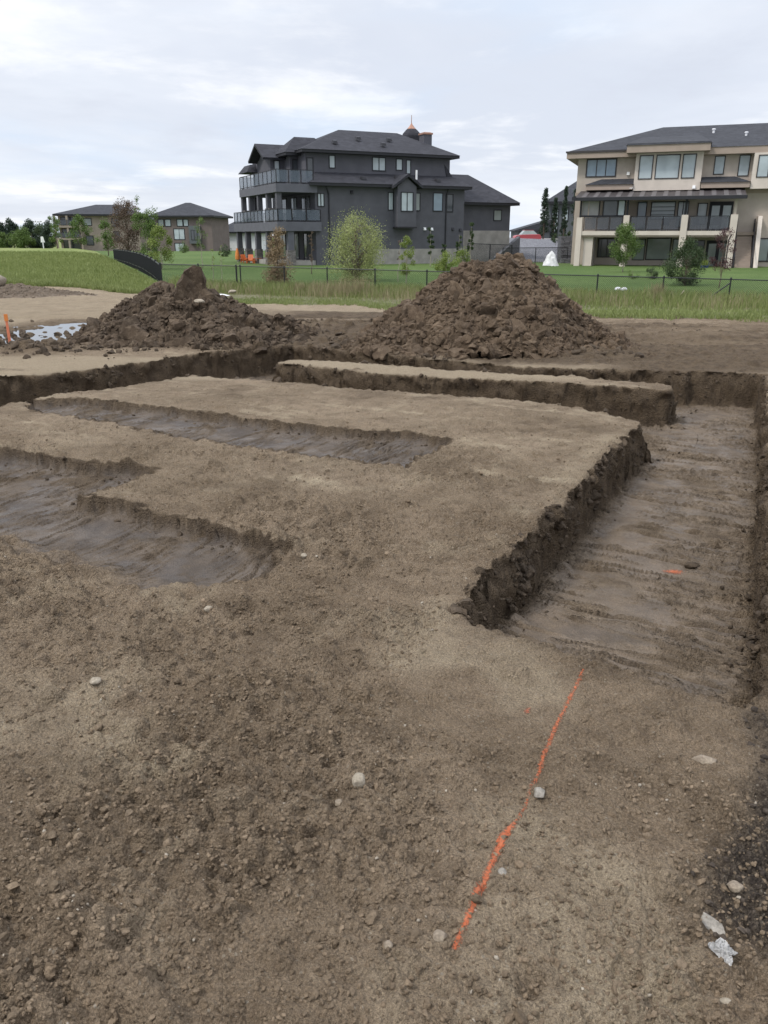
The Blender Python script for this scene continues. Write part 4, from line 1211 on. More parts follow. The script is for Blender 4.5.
X = RNG.uniform(-9.0, 15, n); Y = fence_y(X) + RNG.normal(-0.9, 1.3, n)
k = RNG.uniform(0, 1, n) < np.clip(0.2 + 1.4 * fbm2(X * 0.6, Y * 0.6, 3, 424), 0, 1); X, Y = X[k], Y[k]
tag(blades('dry_verge_grass', X, Y, land(X, Y), RNG.uniform(0.2, 0.55, len(X)), 0.014, M['blade_dry'], 0.3), kind='stuff')


def clump(px, Y, h, wid, label, mat='blade_dry', n=260):
    p = at(px, 280, Y); x0 = p.x
    X = x0 + RNG.normal(0, wid, n); Yv = Y + RNG.normal(0, wid * 0.6, n)
    o = blades('grass_clump', X - x0, Yv - Y, np.zeros(n), RNG.uniform(0.5, 1.0, n) * h, 0.016, M[mat], 0.25)
    o.location = (x0, Y, lz(x0, Y) - 0.02)
    return tag(o, label, 'grass clump', 'dry grass clumps along the chain-link fence')


clump(299, 33.6, 0.62, 0.22, 'small tan dry grass clump along the fence right of the dead conifer')
clump(318, 33.4, 0.70, 0.25, 'tan dry grass clump at the fence under the left side of the pale willow')
clump(340, 33.0, 0.80, 0.28, 'wide tan dry grass clump at the fence under the middle of the pale willow')
clump(358, 32.6, 0.95, 0.30, 'tallest tan dry grass clump at the fence under the right side of the willow')
clump(658, 29.6, 0.85, 0.16, 'thin tan dry grass clump in front of the dark bushy spruce')

# ------------------------------------------------------------------ fences
ch = thing('chainlink_fence', 'long low black chain-link fence between the bare dirt and the lawns', 'fence')
POSTS = [160, 198, 236, 240, 284, 327, 375, 427, 482, 538, 598, 664, 731, 800]
tops = []
for px in POSTS:
    t_ = (px - 384) / F_PX
    # walk along the fence until the post stands at this pixel column
    lo, hi = 0.0, 1.05
    for _ in range(40):
        mid_ = (lo + hi) / 2; p = FC.lerp(FR, mid_)
        dpt = p.y * CP - (p.z - CAM_H) * SP
        if p.x / dpt < t_: lo = mid_
        else: hi = mid_
    p = FC.lerp(FR, lo); tops.append(p)
    zb = lz(p.x, p.y) - 0.1
    m = MB(); m.tube([(p.x, p.y, zb), (p.x, p.y, p.z + 0.02)], 0.036 if px in (160, 236) else 0.027, 8)
    m.lathe([(0.036, 0), (0.036, 0.03), (0.012, 0.06)], (p.x, p.y, p.z + 0.015), 8)
    m.build('post', M['fence_black'], ch)
m = MB(); m.tube(tops, 0.021, 6); m.build('top_rail', M['fence_black'], ch)
m = MB()
for a, b in zip(tops[:-1], tops[1:]):
    m.add([(a.x, a.y, lz(a.x, a.y) + 0.03), (b.x, b.y, lz(b.x, b.y) + 0.03), (b.x, b.y, b.z), (a.x, a.y, a.z)], [(0, 1, 2, 3)])
m.build('wire_mesh', M['chainlink'], ch)
p = tops[12]; a_ = Vector((p.x - 0.95, p.y + 0.1, lz(p.x, p.y) - 0.02))
m = MB(); m.tube([a_, p + Vector((0, 0, -0.12))], 0.024, 6); m.build('brace', M['fence_black'], ch)

pk = thing('picket_fence', 'black metal picket fence curving away along the far field edge', 'fence')
FP = [at(160, 264, 37), at(151, 257.5, 42), at(141, 253.2, 49), at(127, 250.2, 60), at(113, 249, 76)]
pts = []
for a, b in zip(FP[:-1], FP[1:]):
    nseg = int((b - a).length / 0.12)
    pts += [a.lerp(b, i / nseg) for i in range(nseg)]
m = MB()
for p in pts: m.box(p.x - .012, p.x + .012, p.y - .02, p.y + .02, min(lz(p.x, p.y), p.z - 1.0), p.z - 0.03)
m.build('pickets', M['fence_black'], pk)
for dz in (-0.05, -0.85):
    m = MB()
    for a, b in zip(FP[:-1], FP[1:]): m.bar(a + Vector((0, 0, dz)), b + Vector((0, 0, dz)), 0.04, 0.05)
    m.build('rail', M['fence_black'], pk)
for i, p in enumerate(pts):
    if i % 22 == 0:
        m = MB(); m.box(p.x - .04, p.x + .04, p.y - .04, p.y + .04, min(lz(p.x, p.y), p.z - 1.0) - .1, p.z + .04)
        m.build('post', M['fence_black'], pk)


# ------------------------------------------------------------------ houses
class Frame:
    """a facade: origin at a ground corner, x along the wall, y into the house"""
    def __init__(s, px, py, Y, deg):
        s.o = at(px, py, Y); s.a = R(deg)
        s.ex = Vector((math.cos(s.a), math.sin(s.a), 0)); s.ey = Vector((-math.sin(s.a), math.cos(s.a), 0))

    def loc(s, px, py, yl=0.0):
        u = (px - 384) / F_PX; v = (512 - py) / F_PX
        d = Vector((u, CP + v * SP, -SP + v * CP)); oc = Vector((0, 0, CAM_H)) - s.o
        t = (yl - oc.dot(s.ey)) / d.dot(s.ey); p = oc + d * t
        return p.dot(s.ex), p.z


def window(root, y, x0, x1, z0, z1, pane='glass_pale', bars=(), frame='trim_dark', cross=(), fw=0.07, axis='y', sill=None, proud=0.05):
    """frame standing proud of the wall, a pane set inside it"""
    def B(m, a, b, c, d, dep0, dep1):
        if axis == 'y': m.box(a, b, y - dep0, y + dep1, c, d)
        else: m.box(y - dep0, y + dep1, a, b, c, d)
    m = MB()
    B(m, x0 - fw, x1 + fw, z0 - fw, z0, proud, 0.02); B(m, x0 - fw, x1 + fw, z1, z1 + fw, proud, 0.02)
    B(m, x0 - fw, x0, z0, z1, proud, 0.02); B(m, x1, x1 + fw, z0, z1, proud, 0.02)
    for b in bars: B(m, b - .035, b + .035, z0, z1, proud - 0.012, 0.02)
    for c in cross: B(m, x0, x1, c - .025, c + .025, proud - 0.015, 0.02)
    f = m.build('window', M[frame], root)
    m = MB(); B(m, x0, x1, z0, z1, 0.012, 0.012); m.build('pane', M[pane], f)
    if sill:
        m = MB(); B(m, x0 - .15, x1 + .15, z0 - fw - .14, z0 - fw - .003, proud + .05, 0.02); m.build('sill', M[sill], f)
    return f


def hip_roof(x0, x1, y0, y1, z, rise, eave=0.22, ridge=None, drop_left=False):
    """hip roof with a boxed eave; ridge = (xa, xb, y) or from 45 degree hips"""
    m = MB()
    m.box(x0, x1, y0, y1, z, z + eave)
    z2 = z + eave
    w, d = x1 - x0, y1 - y0
    if ridge is None:
        if w >= d: ridge = (x0 + d / 2, x1 - d / 2, (y0 + y1) / 2)
        else: ridge = None
    q = [(x0 - .06, y0 - .06, z2), (x1 + .06, y0 - .06, z2), (x1 + .06, y1 + .06, z2), (x0 - .06, y1 + .06, z2)]
    if ridge is None:
        cx = (x0 + x1) / 2; a = (cx, y0 + w / 2, z2 + rise); b = (cx, y1 - w / 2, z2 + rise)
        vs = q + [a, b]; fs = [(0, 1, 4), (1, 2, 5, 4), (2, 3, 5), (3, 0, 4, 5), (3, 2, 1, 0)]
    else:
        a = (ridge[0], ridge[2], z2 + rise); b = (ridge[1], ridge[2], z2 + rise)
        vs = q + [a, b]; fs = [(0, 1, 5, 4), (1, 2, 5), (2, 3, 4, 5), (3, 0, 4), (3, 2, 1, 0)]
    t = MB(); t.add(vs, fs)
    return m, t


def put_roof(root, args, fascia, shingle, **kw):
    a, b = hip_roof(*args, **kw)
    r = b.build('roof', M[shingle], root)
    a.build('fascia', M[fascia], r)
    return r


def roof_vent(roof, x, y, z, mat='trim_dark', s=0.22):
    m = MB(); m.hull8([(x - s, y - s, z), (x + s, y - s, z), (x + s, y + s, z + .15), (x - s, y + s, z + .15)],
                      [(x - s * .7, y - s * .7, z + .22), (x + s * .7, y - s * .7, z + .22), (x + s * .7, y + s * .7, z + .30), (x - s * .7, y + s * .7, z + .30)])
    m.build('vent', M[mat], roof)


# ---- the dark grey house
DH = Frame(318, 262, 68, 25)
dh = thing('grey_house', 'large charcoal three-storey house with glass balconies and a dark shingled roof', 'house', DH.o, DH.a)
L = DH.loc
m = MB(); m.box(-0.1, 13.85, 0, 11.5, -0.6, 5.98); m.build('wall', M['stucco_dark'], dh)                          # lower two floors
m = MB(); m.box(5.0, 13.87, -0.035, 0.3, -0.6, 0.98); m.build('foundation', M['concrete'], dh)
m = MB(); m.box(-0.25, 13.2, 1.6, 10.5, 5.9, 8.45); m.build('wall', M['stucco_dark'], dh)                         # top floor
m = MB(); m.box(13.8, 19.7, 1.5, 9.5, -0.8, 4.75); m.build('wall', M['stucco_dark'], dh)                          # garage wing
m = MB(); m.box(14.6, 19.73, 1.46, 2.0, -0.8, 2.5); m.build('foundation', M['concrete'], dh)
# roofs: skirt roof over the lower floors, main hip, garage hip
sk = MB(); sk.box(-0.65, 14.3, -0.55, 0.9, 5.85, 6.08)
rf = MB(); rf.hull8([(-0.7, -0.6, 6.08), (14.35, -0.6, 6.08), (14.35, 1.9, 6.08), (-0.7, 1.9, 6.08)], [(0.6, 1.55, 7.0), (13.4, 1.55, 7.0), (13.4, 1.9, 7.0), (0.6, 1.9, 7.0)])
r1 = rf.build('roof', M['roof_dark'], dh); sk.build('fascia', M['trim_dark'], r1)
r2 = put_roof(dh, (-0.75, 13.8, 0.95, 11.2, 8.42, 2.15), 'trim_dark', 'roof_dark', ridge=(4.5, 10.2, 6.1))
r3 = put_roof(dh, (13.2, 20.35, 0.95, 10.0, 4.68, 2.6), 'trim_dark', 'roof_dark', ridge=(14.5, 17.4, 5.5))
m = MB(); m.hull8([(13.3, 2.2, 5.0), (16.2, 2.2, 5.0), (16.2, 6, 5.0), (13.3, 6, 5.0)], [(13.3, 4.0, 7.9), (14.2, 4.0, 7.75), (14.2, 4.6, 7.75), (13.3, 4.6, 7.9)]); m.build('roof', M['roof_dark'], dh)
for x, y, z in ((2.6, 2.3, 9.25), (5.2, 3.4, 9.75), (7.0, 2.2, 9.25), (8.2, 3.6, 9.80)): roof_vent(r2, x, y, z)
for x, y, z in ((4.3, 0.3, 6.42), (7.6, 0.7, 6.6), (11.3, 0.3, 6.42)): roof_vent(r1, x, y, z)
m = MB(); m.tube([(9.45, 0.7, 6.4), (9.45, 0.7, 7.35)], 0.09, 8); m.build('flue_pipe', M['white'], r1)
m = MB(); m.hull8([(13.0, 1.45, 6.6), (13.9, 1.45, 6.3), (13.9, 2.2, 6.3), (13.0, 2.2, 6.6)], [(12.6, 1.6, 8.0), (13.0, 1.6, 7.6), (13.0, 2.2, 7.6), (12.6, 2.2, 8.0)]); m.build('roof', M['roof_dark'], dh)
# turret with copper finial and chimney with copper cap
m = MB(); m.lathe([(0.95, 9.6), (0.95, 10.75), (0.85, 10.95), (0.55, 11.25), (0.40, 11.35)], (12.2, 7.2, 0), 8); tr = m.build('turret', M['roof_dark'], dh)
m = MB(); m.lathe([(0.44, 11.34), (0.30, 11.48), (0.10, 11.72), (0.035, 11.85), (0.025, 12.5)], (12.2, 7.2, 0), 8); m.build('finial', M['copper'], tr)
m = MB(); m.box(11.95, 12.75, 4.2, 5.1, 9.2, 10.6); chm = m.build('chimney', M['stucco_dark'], dh)
m = MB(); m.box(11.88, 12.82, 4.13, 5.17, 10.6, 10.74); m.hull8([(11.95, 4.2, 10.74), (12.75, 4.2, 10.74), (12.75, 5.1, 10.74), (11.95, 5.1, 10.74)], [(12.05, 4.3, 10.80), (12.65, 4.3, 10.80), (12.65, 5.0, 10.80), (12.05, 5.0, 10.80)]); m.build('copper_cap', M['copper'], chm)
# bay with its small gable
m = MB(); m.box(6.95, 8.72, -0.75, 0.02, 2.78, 5.95); m.add([(6.95, -.75, 5.95), (8.72, -.75, 5.95), (7.835, -.75, 6.62), (6.95, 1, 5.95), (8.72, 1, 5.95), (7.835, 1, 6.62)], [(0, 1, 2), (3, 5, 4), (0, 2, 5, 3), (1, 4, 5, 2), (0, 3, 4, 1)])
bay = m.build('bay', M['stucco_dark'], dh)
m = MB(); m.box(6.88, 8.79, -0.80, 0.0, 2.66, 2.77); m.build('bay_base', M['trim_dark'], bay)
m = MB()
for sx in (-1, 1):
    m.hull8([(7.835, -1.05, 6.70), (7.835 + sx * 1.35, -1.05, 5.78), (7.835 + sx * 1.35, 1.2, 5.78), (7.835, 1.2, 6.70)],
            [(7.835, -1.05, 6.92), (7.835 + sx * 1.35, -1.05, 6.0), (7.835 + sx * 1.35, 1.2, 6.0), (7.835, 1.2, 6.92)])
m.build('gable_roof', M['roof_dark'], bay)
window(bay, -0.75, 7.32, 8.36, 4.05, 5.45, 'glass_pale', (7.84,))
# windows of the lower floors
for x0, x1, z0, z1, pane in ((0.15, 0.62, 4.35, 5.25, 'glass_pale'), (6.48, 6.86, 4.15, 5.45, 'glass_pale'), (9.08, 9.42, 4.12, 5.45, 'glass_mid'), (10.78, 11.62, 4.12, 5.5, 'glass_blue'), (12.12, 12.66, 4.08, 5.42, 'glass_dark')):
    window(dh, 0.0, x0, x1, z0, z1, pane, (0.38,) if x0 < 1 else ())
# top floor
for x0, x1, z0, z1, pane, b in ((1.85, 2.28, 7.38, 8.25, 'glass_pale', ()), (5.75, 6.88, 7.30, 8.25, 'glass_pale', (6.32,)), (7.98, 8.48, 7.40, 8.2, 'glass_pale', ()), (8.95, 9.28, 7.15, 8.15, 'glass_pale', ())):
    window(dh, 1.6, x0, x1, z0, z1, pane, b)
window(dh, 1.5, 17.95, 18.70, 3.42, 4.25, 'glass_mid')
# downspouts, vents, lamps
for x, y0_, z0, z1 in ((1.05, -.07, 0, 5.7), (12.0, -.07, 0.2, 5.85), (14.1, 1.42, -.2, 4.7)):
    m = MB(); m.tube([(x - (.35 if x < 2 else 0), y0_ - .35, z1 + .1), (x, y0_, z1 - .45), (x, y0_, z0)], 0.055, 6); m.build('downspout', M['trim_dark'], dh)
for x, z, mt in ((9.95, 2.62, 'white'), (10.65, 2.60, 'white'), (8.1, 1.60, 'white'), (12.75, 2.62, 'trim_dark'), (13.5, 2.55, 'trim_dark'), (3.1, 5.45, 'trim_dark')):
    m = MB(); m.hull8([(x - .13, -.02, z - .12), (x + .13, -.02, z - .12), (x + .13, -.02, z + .12), (x - .13, -.02, z + .12)], [(x - .09, -.16, z - .10), (x + .09, -.16, z - .10), (x + .09, -.08, z + .09), (x - .09, -.08, z + .09)]); m.build('wall_vent', M[mt], dh)
# left wing: balconies on three levels along the left wall
for z0, z1, y1, x1 in ((2.42, 3.12, 13.2, 0.3), (5.32, 5.95, 10.6, 0.0)):
    m = MB(); m.box(-3.45, x1, -0.25, y1, z0, z1); m.build('deck', M['stucco_mid'], dh)


def glass_rail(root, pts, z0, z1, mat, post='trim_dark', step=1.15, name='railing'):
    f = MB(); g = MB()
    for (ax, ay), (bx, by) in zip(pts[:-1], pts[1:]):
        ln = math.hypot(bx - ax, by - ay); k = max(1, round(ln / step))
        for i in range(k + 1):
            x, y = ax + (bx - ax) * i / k, ay + (by - ay) * i / k
            f.box(x - .03, x + .03, y - .03, y + .03, z0, z1)
        f.bar((ax, ay, z1 + .02), (bx, by, z1 + .02), .06, .05); f.bar((ax, ay, z0 + .08), (bx, by, z0 + .08), .05, .05)
        dx, dy = (bx - ax) / ln, (by - ay) / ln; nx, ny = -dy * .008, dx * .008
        for i in range(k):
            sx, sy = ax + (bx - ax) * (i + .06) / k, ay + (by - ay) * (i + .06) / k; ex_, ey_ = ax + (bx - ax) * (i + .94) / k, ay + (by - ay) * (i + .94) / k
            g.hull8([(sx - nx, sy - ny, z0 + .12), (ex_ - nx, ey_ - ny, z0 + .12), (ex_ + nx, ey_ + ny, z0 + .12), (sx + nx, sy + ny, z0 + .12)],
                    [(sx - nx, sy - ny, z1 - .02), (ex_ - nx, ey_ - ny, z1 - .02), (ex_ + nx, ey_ + ny, z1 - .02), (sx + nx, sy + ny, z1 - .02)])
    r = f.build(name, M[post], root); g.build('glass', M[mat], r)
    return r


glass_rail(dh, [(0.25, -0.2), (-3.38, -0.2), (-3.38, 13.1), (-0.2, 13.1)], 3.12, 4.05, 'rail_glass')
glass_rail(dh, [(-0.3, -0.2), (-3.38, -0.2), (-3.38, 10.5), (-0.3, 10.5)], 5.95, 6.95, 'rail_glass')
for y in (0.0, 2.6, 5.2, 7.8, 10.2):
    m = MB(); m.box(-3.35, -2.95, y - .05, y + .38, 3.12, 5.32); m.build('column', M['stucco_dark'], dh)
for x in (-2.2,):
    m = MB(); m.box(x, x + .4, 10.1, 10.5, 3.12, 5.32); m.build('column', M['stucco_dark'], dh)
for y in (-0.1, 3.2, 6.4, 9.6, 12.6):
    m = MB(); m.box(-2.55 if y < 0 else -3.3, -2.05 if y < 0 else -2.85, y, y + .45, -0.5, 2.42); c_ = m.build('column', M['stucco_mid'] if y < 0 else M['stucco_dark'], dh)
    m = MB(); m.box((-2.62 if y < 0 else -3.37), (-1.98 if y < 0 else -2.78), y - .07, y + .52, -0.5, 0.95); m.build('column_base', M['stone'], c_)
for y in (2.2, 9.6):
    m = MB(); m.box(-3.30, -2.60, y, y + 1.2, 3.15, 4.20); m.build('stone_planter', M['stone'], dh)
# left wall openings
for y0_, y1_, z0, z1, pane in ((1.2, 3.0, 0.1, 2.2, 'glass_dark'), (4.4, 6.4, 0.1, 2.2, 'glass_mid'), (8.0, 9.8, 0.2, 2.2, 'glass_mid'), (1.3, 3.3, 3.2, 5.1, 'glass_dark'), (4.6, 6.0, 3.6, 5.1, 'glass_pale'), (7.4, 9.8, 3.2, 5.1, 'glass_dark')):
    window(dh, -0.1, y0_, y1_, z0, z1, pane, ((y0_ + y1_) / 2,), axis='x')
# upper rear rooms over the balcony with their gable
m = MB(); m.box(-2.1, 0.5, 5.2, 10.6, 5.9, 8.25); m.build('wall', M['stucco_dark'], dh)
m = MB(); m.box(-0.9, 0.5, 3.6, 5.3, 5.9, 8.3); m.build('wall', M['stucco_dark'], dh)
gb = MB()
gb.hull8([(-2.9, 4.7, 8.05), (2.5, 4.7, 8.05), (2.5, 6.9, 9.25), (-2.9, 6.9, 9.25)], [(-2.9, 4.62, 8.22), (2.5, 4.62, 8.22), (2.5, 6.9, 9.45), (-2.9, 6.9, 9.45)])
gb.hull8([(-2.9, 9.1, 8.05), (2.5, 9.1, 8.05), (2.5, 6.9, 9.25), (-2.9, 6.9, 9.25)], [(-2.9, 9.18, 8.22), (2.5, 9.18, 8.22), (2.5, 6.9, 9.45), (-2.9, 6.9, 9.45)])
gb.build('gable_roof', M['roof_dark'], dh)
m = MB(); m.add([(-2.1, 5.2, 8.2), (-2.1, 8.6, 8.2), (-2.1, 6.9, 9.2), (-1.9, 5.2, 8.2), (-1.9, 8.6, 8.2), (-1.9, 6.9, 9.2)], [(0, 2, 1), (3, 4, 5), (0, 3, 5, 2), (1, 2, 5, 4), (0, 1, 4, 3)]); m.build('gable_wall', M['stucco_dark'], dh)
r4 = put_roof(dh, (-1.6, 3.0, 2.6, 6.5, 8.28, 1.35), 'trim_dark', 'roof_dark', ridge=(-0.2, 1.6, 4.4))
m = MB(); m.hull8([(-3.1, 9.0, 7.35), (-1.9, 9.0, 7.35), (-1.9, 12, 7.35), (-3.1, 12, 7.35)], [(-2.6, 9.6, 8.0), (-1.9, 9.6, 8.1), (-1.9, 11.5, 8.1), (-2.6, 11.5, 8.0)]); m.build('roof', M['roof_dark'], dh)
for x0, x1, y, pane in ((-1.75, -1.35, 5.2, 'glass_pale'), (-0.65, -0.15, 3.6, 'glass_dark'), ):
    window(dh, y, x0, x1, 6.4, 8.0, pane)
window(dh, 1.6, -0.1, 0.35, 6.3, 8.0, 'glass_dark')
m = MB(); m.box(-3.2, 0.3, 0.2, 12, -0.25, 0.12); m.build('patio', M['concrete'], dh)

# ---- the tan house
TH = Frame(572, 268, 70, -20)
th = thing('tan_house', 'large tan stucco house with dark hip roof, a covered deck and tall windows', 'house', TH.o, TH.a)
m = MB(); m.box(-0.15, 24, 0, 12, -0.5, 8.75); m.build('wall', M['stucco_tan'], th)
r = put_roof(th, (-1.0, 24.6, -0.85, 12.8, 8.52, 2.25, 0.50), 'fascia_tan', 'roof_far', ridge=(6.0, 18.5, 5.6))
m = MB(); m.box(-1.08, 3.6, -0.93, -0.85, 8.92, 9.06); m.build('gutter', M['trim_bronze'], r)
# projecting fascia over the bay
m = MB(); m.box(3.75, 9.85, -1.9, -0.80, 8.72, 9.24); bf = m.build('bay_fascia', M['fascia_tan'], th)
m = MB(); m.hull8([(3.68, -1.98, 9.24), (9.92, -1.98, 9.24), (9.92, 2, 9.24), (3.68, 2, 9.24)], [(3.78, -1.9, 9.38), (9.82, -1.9, 9.38), (9.0, 3.2, 10.35), (4.6, 3.2, 10.35)]); m.build('bay_roof', M['roof_far'], bf)
m = MB(); m.box(4.45, 9.45, -1.0, 0.0, 6.0, 8.74); ba = m.build('bay', M['stucco_cream'], th)
for x0, x1, b in ((4.80, 5.72, ()), (6.05, 7.72, ()), (8.02, 8.88, ())):
    window(ba, -1.0, x0, x1, 6.90, 8.52, 'glass_pale', b, 'trim_bronze')
window(th, 0.0, 0.62, 2.85, 7.22, 8.42, 'glass_blue', (1.36, 2.1), 'trim_bronze', fw=.10)
window(th, 0.0, 10.36, 11.0, 7.18, 8.40, 'glass_pale', (), 'trim_bronze'); window(th, 0.0, 12.12, 12.80, 7.02, 8.42, 'glass_pale', (), 'trim_bronze')
m = MB(); m.box(13.05, 19.5, -1.0, 0.0, 6.0, 8.52); ba2 = m.build('bay', M['stucco_cream'], th)
window(ba2, -1.0, 13.42, 15.6, 6.85, 8.30, 'glass_pale', (14.15, 14.9), 'trim_bronze')
m = MB(); m.box(-0.2, 24.02, -0.04, 0.0, 5.72, 5.98); m.build('belt_trim', M['fascia_tan'], th)
# skirt roofs
for x0, x1, zt in ((0.75, 4.4, 6.95), (9.5, 13.0, 6.95)):
    m = MB(); m.box(x0, x1, -1.15, 0.0, 6.10, 6.50); sf = m.build('skirt_fascia', M['fascia_tan'], th)
    m = MB(); m.hull8([(x0 - .08, -1.25, 6.50), (x1 + .04, -1.25, 6.50), (x1 + .04, 0.02, 6.50), (x0 - .08, 0.02, 6.50)],
                      [(x0 + 1.1 if x0 < 2 else x0, -0.2, zt), (x1 if x0 < 2 else x1 - 1.1, -0.2, zt), (x1 if x0 < 2 else x1 - 1.1, 0.02, zt), (x0 + 1.1 if x0 < 2 else x0, 0.02, zt)]); m.build('roof', M['roof_far'], sf)
# awning: sloping sheets between ribs
def awn(x0, x1):
    return [(x0, -3.7, 5.35), (x1, -3.7, 5.35), (x1, -0.05, 6.02), (x0, -0.05, 6.02)], [(x0, -3.7, 5.42), (x1, -3.7, 5.42), (x1, -0.05, 6.09), (x0, -0.05, 6.09)]
m = MB(); m.hull8(*awn(0.25, 12.75)); aw = m.build('awning', M['awning'], th)
for i in range(14):
    x = 0.75 + i * 0.87
    m = MB(); m.hull8([(x, -3.6, 5.445), (x + .34, -3.6, 5.445), (x + .34, -.15, 6.08), (x, -.15, 6.08)], [(x, -3.6, 5.47), (x + .34, -3.6, 5.47), (x + .34, -.15, 6.105), (x, -.15, 6.105)]); m.build('panel', M['awning_light'], aw)
m = MB(); m.box(0.2, 12.8, -3.82, -3.70, 5.20, 5.44); m.box(0.05, 0.35, -3.85, -3.55, 5.22, 5.50); m.build('gutter', M['trim_dark'], aw)
# deck
m = MB(); m.box(0.50, 12.0, -3.2, -0.02, 2.64, 2.96); dk = m.build('deck', M['stucco_cream'], th)
m = MB(); m.box(0.9, 11.7, -3.1, -0.05, 2.50, 2.64); m.build('soffit', M['fascia_tan'], dk)
for x0, x1, zt in ((0.50, 0.93, 3.98), (4.09, 4.53, 4.12), (8.38, 8.86, 4.12), (11.88, 12.38, 4.12)):
    m = MB(); m.hull8([(x0 + .0, -3.28, -.3), (x1, -3.28, -.3), (x1, -2.75, -.3), (x0, -2.75, -.3)], [(x0, -3.28, zt), (x1, -3.28, zt), (x1, -2.75, zt), (x0, -2.75, zt)])
    cl = m.build('column', M['stucco_cream'], th)
    m = MB(); m.box(x0 + .15, x1 - .15, -3.15, -2.87, zt, 5.36); m.build('awning_post', M['trim_dark'] if x1 < 11 else M['stucco_tan'], cl)
for a, b in ((1.02, 4.05), (4.58, 8.30), (8.92, 11.82)):
    glass_rail(th, [(a + .03, -3.05), (b - .03, -3.05)], 2.96, 4.0, 'rail_smoke')
# screened end of the deck
m = MB()
for x in (0.72, 2.15, 2.45, 3.55, 4.1): m.box(x - .045, x + .045, -2.98, -2.90, 4.0, 5.3)
m.box(0.72, 4.1, -2.98, -2.90, 4.02, 4.14); m.box(0.72, 4.1, -2.98, -2.90, 5.2, 5.35); sc = m.build('screen_frame', M['trim_dark'], th)
for x0, x1, mt in ((0.80, 1.28, 'blind'), (1.36, 2.08, 'blind'), (2.50, 3.48, 'glass_dark'), (3.62, 4.05, 'glass_pale')):
    m = MB(); m.box(x0, x1, -2.955, -2.925, 4.14, 5.2); m.build('screen', M[mt], sc)
# windows and doors behind the deck
window(th, 0.0, 4.95, 5.55, 3.2, 5.15, 'glass_blue', (), 'trim_bronze'); window(th, 0.0, 6.0, 7.75, 3.9, 5.15, 'glass_pale', (), 'trim_bronze', (4.2, 4.5, 4.8)); window(th, 0.0, 8.05, 8.75, 3.3, 5.15, 'glass_pale', (8.4,), 'trim_bronze')
window(th, 0.0, 9.55, 10.15, 3.5, 5.0, 'glass_pale', (), 'trim_bronze')
m = MB(); m.box(10.35, 12.1, -.06, 0, 2.97, 5.15); dr = m.build('door', M['trim_dark'], th)
for x in (10.55, 11.38):
    m = MB(); m.box(x, x + .58, -.075, -.05, 3.2, 4.85); m.build('pane', M['glass_pale'], dr)
# ground floor
window(th, 0.0, 2.08, 3.45, 0.98, 2.32, 'glass_dark', (2.76,), 'trim_bronze', fw=.1)
window(th, 0.0, 4.9, 5.75, 0.75, 2.30, 'glass_mid', (), 'trim_bronze'); window(th, 0.0, 5.98, 7.72, 0.80, 2.36, 'glass_mid', (), 'trim_bronze', fw=.1); window(th, 0.0, 7.98, 8.55, 0.75, 2.3, 'glass_mid', (), 'trim_bronze')
window(th, 0.0, 9.6, 10.3, 0.3, 2.2, 'glass_dark', (), 'trim_bronze')
m = MB(); m.box(10.5, 12.2, -.06, 0, 0.0, 2.25); dr = m.build('door', M['trim_dark'], th)
for x in (10.68, 11.5):
    m = MB(); m.box(x, x + .56, -.075, -.05, 0.25, 2.0); m.build('pane', M['glass_mid'], dr)
window(th, 0.0, 14.25, 16.0, 0.75, 2.35, 'glass_mid', (15.1,), 'trim_bronze', fw=.1)
m = MB(); m.box(1.15, 1.85, -2.9, -0.02, -.2, 2.5); m.build('side_wall', M['stucco_cream'], th)
m = MB(); m.tube([(2.0, -2.85, 2.5), (2.0, -2.85, 0)], .05, 6); m.build('downspout', M['trim_bronze'], th)
m = MB(); m.tube([(12.1, -3.25, 2.7), (11.95, -3.25, 2.3), (11.95, -3.25, 0)], .06, 6); m.build('downspout', M['trim_bronze'], th)
# outside stair down from the deck
st_ = MB()
for i in range(14):
    z = 2.75 - i * 0.2; yy = -0.15 - i * 0.235
    st_.box(12.62, 13.72, yy - .26, yy, z - .19, z)
stt = st_.build('stair', M['fascia_tan'], th)
for x in (12.52, 13.80):
    m = MB(); m.hull8([(x - .04, 0, 2.45), (x + .04, 0, 2.45), (x + .04, -3.5, -.25), (x - .04, -3.5, -.25)], [(x - .04, 0, 2.86), (x + .04, 0, 2.86), (x + .04, -3.5, 0.05), (x - .04, -3.5, 0.05)]); m.build('stringer', M['trim_bronze'], stt)
    m = MB(); m.bar((x, -.05, 3.85), (x, -3.45, 1.0), .06); m.bar((x, -.05, 2.8), (x, -.05, 3.85), .06); m.bar((x, -3.45, -.1), (x, -3.45, 1.0), .06)
    m.build('handrail', M['trim_dark'], stt)
m = MB(); m.box(12.46, 13.9, -.6, -.02, 2.64, 2.9); m.build('landing', M['fascia_tan'], stt)
m = MB(); m.hull8([(13.95, -3.3, -.3), (14.25, -3.3, -.3), (14.25, -.02, -.3), (13.95, -.02, -.3)], [(13.95, -.9, 4.05), (14.25, -.9, 4.05), (14.25, -.02, 4.05), (13.95, -.02, 4.05)]); m.build('side_wall', M['stucco_cream'], th)
m = MB(); m.box(-0.6, 24, -5.0, -0.03, -0.45, -0.02); m.build('patio', M['concrete'], th)
for x, y, z in ((10.0, 3.2, 10.5), (12.4, 2.0, 10.05)):
    m = MB(); m.lathe([(0.09, z - .3), (0.09, z + .15), (0.15, z + .17), (0.12, z + .26)], (x, y, 0), 8); m.build('vent', M['siding_white'], r)
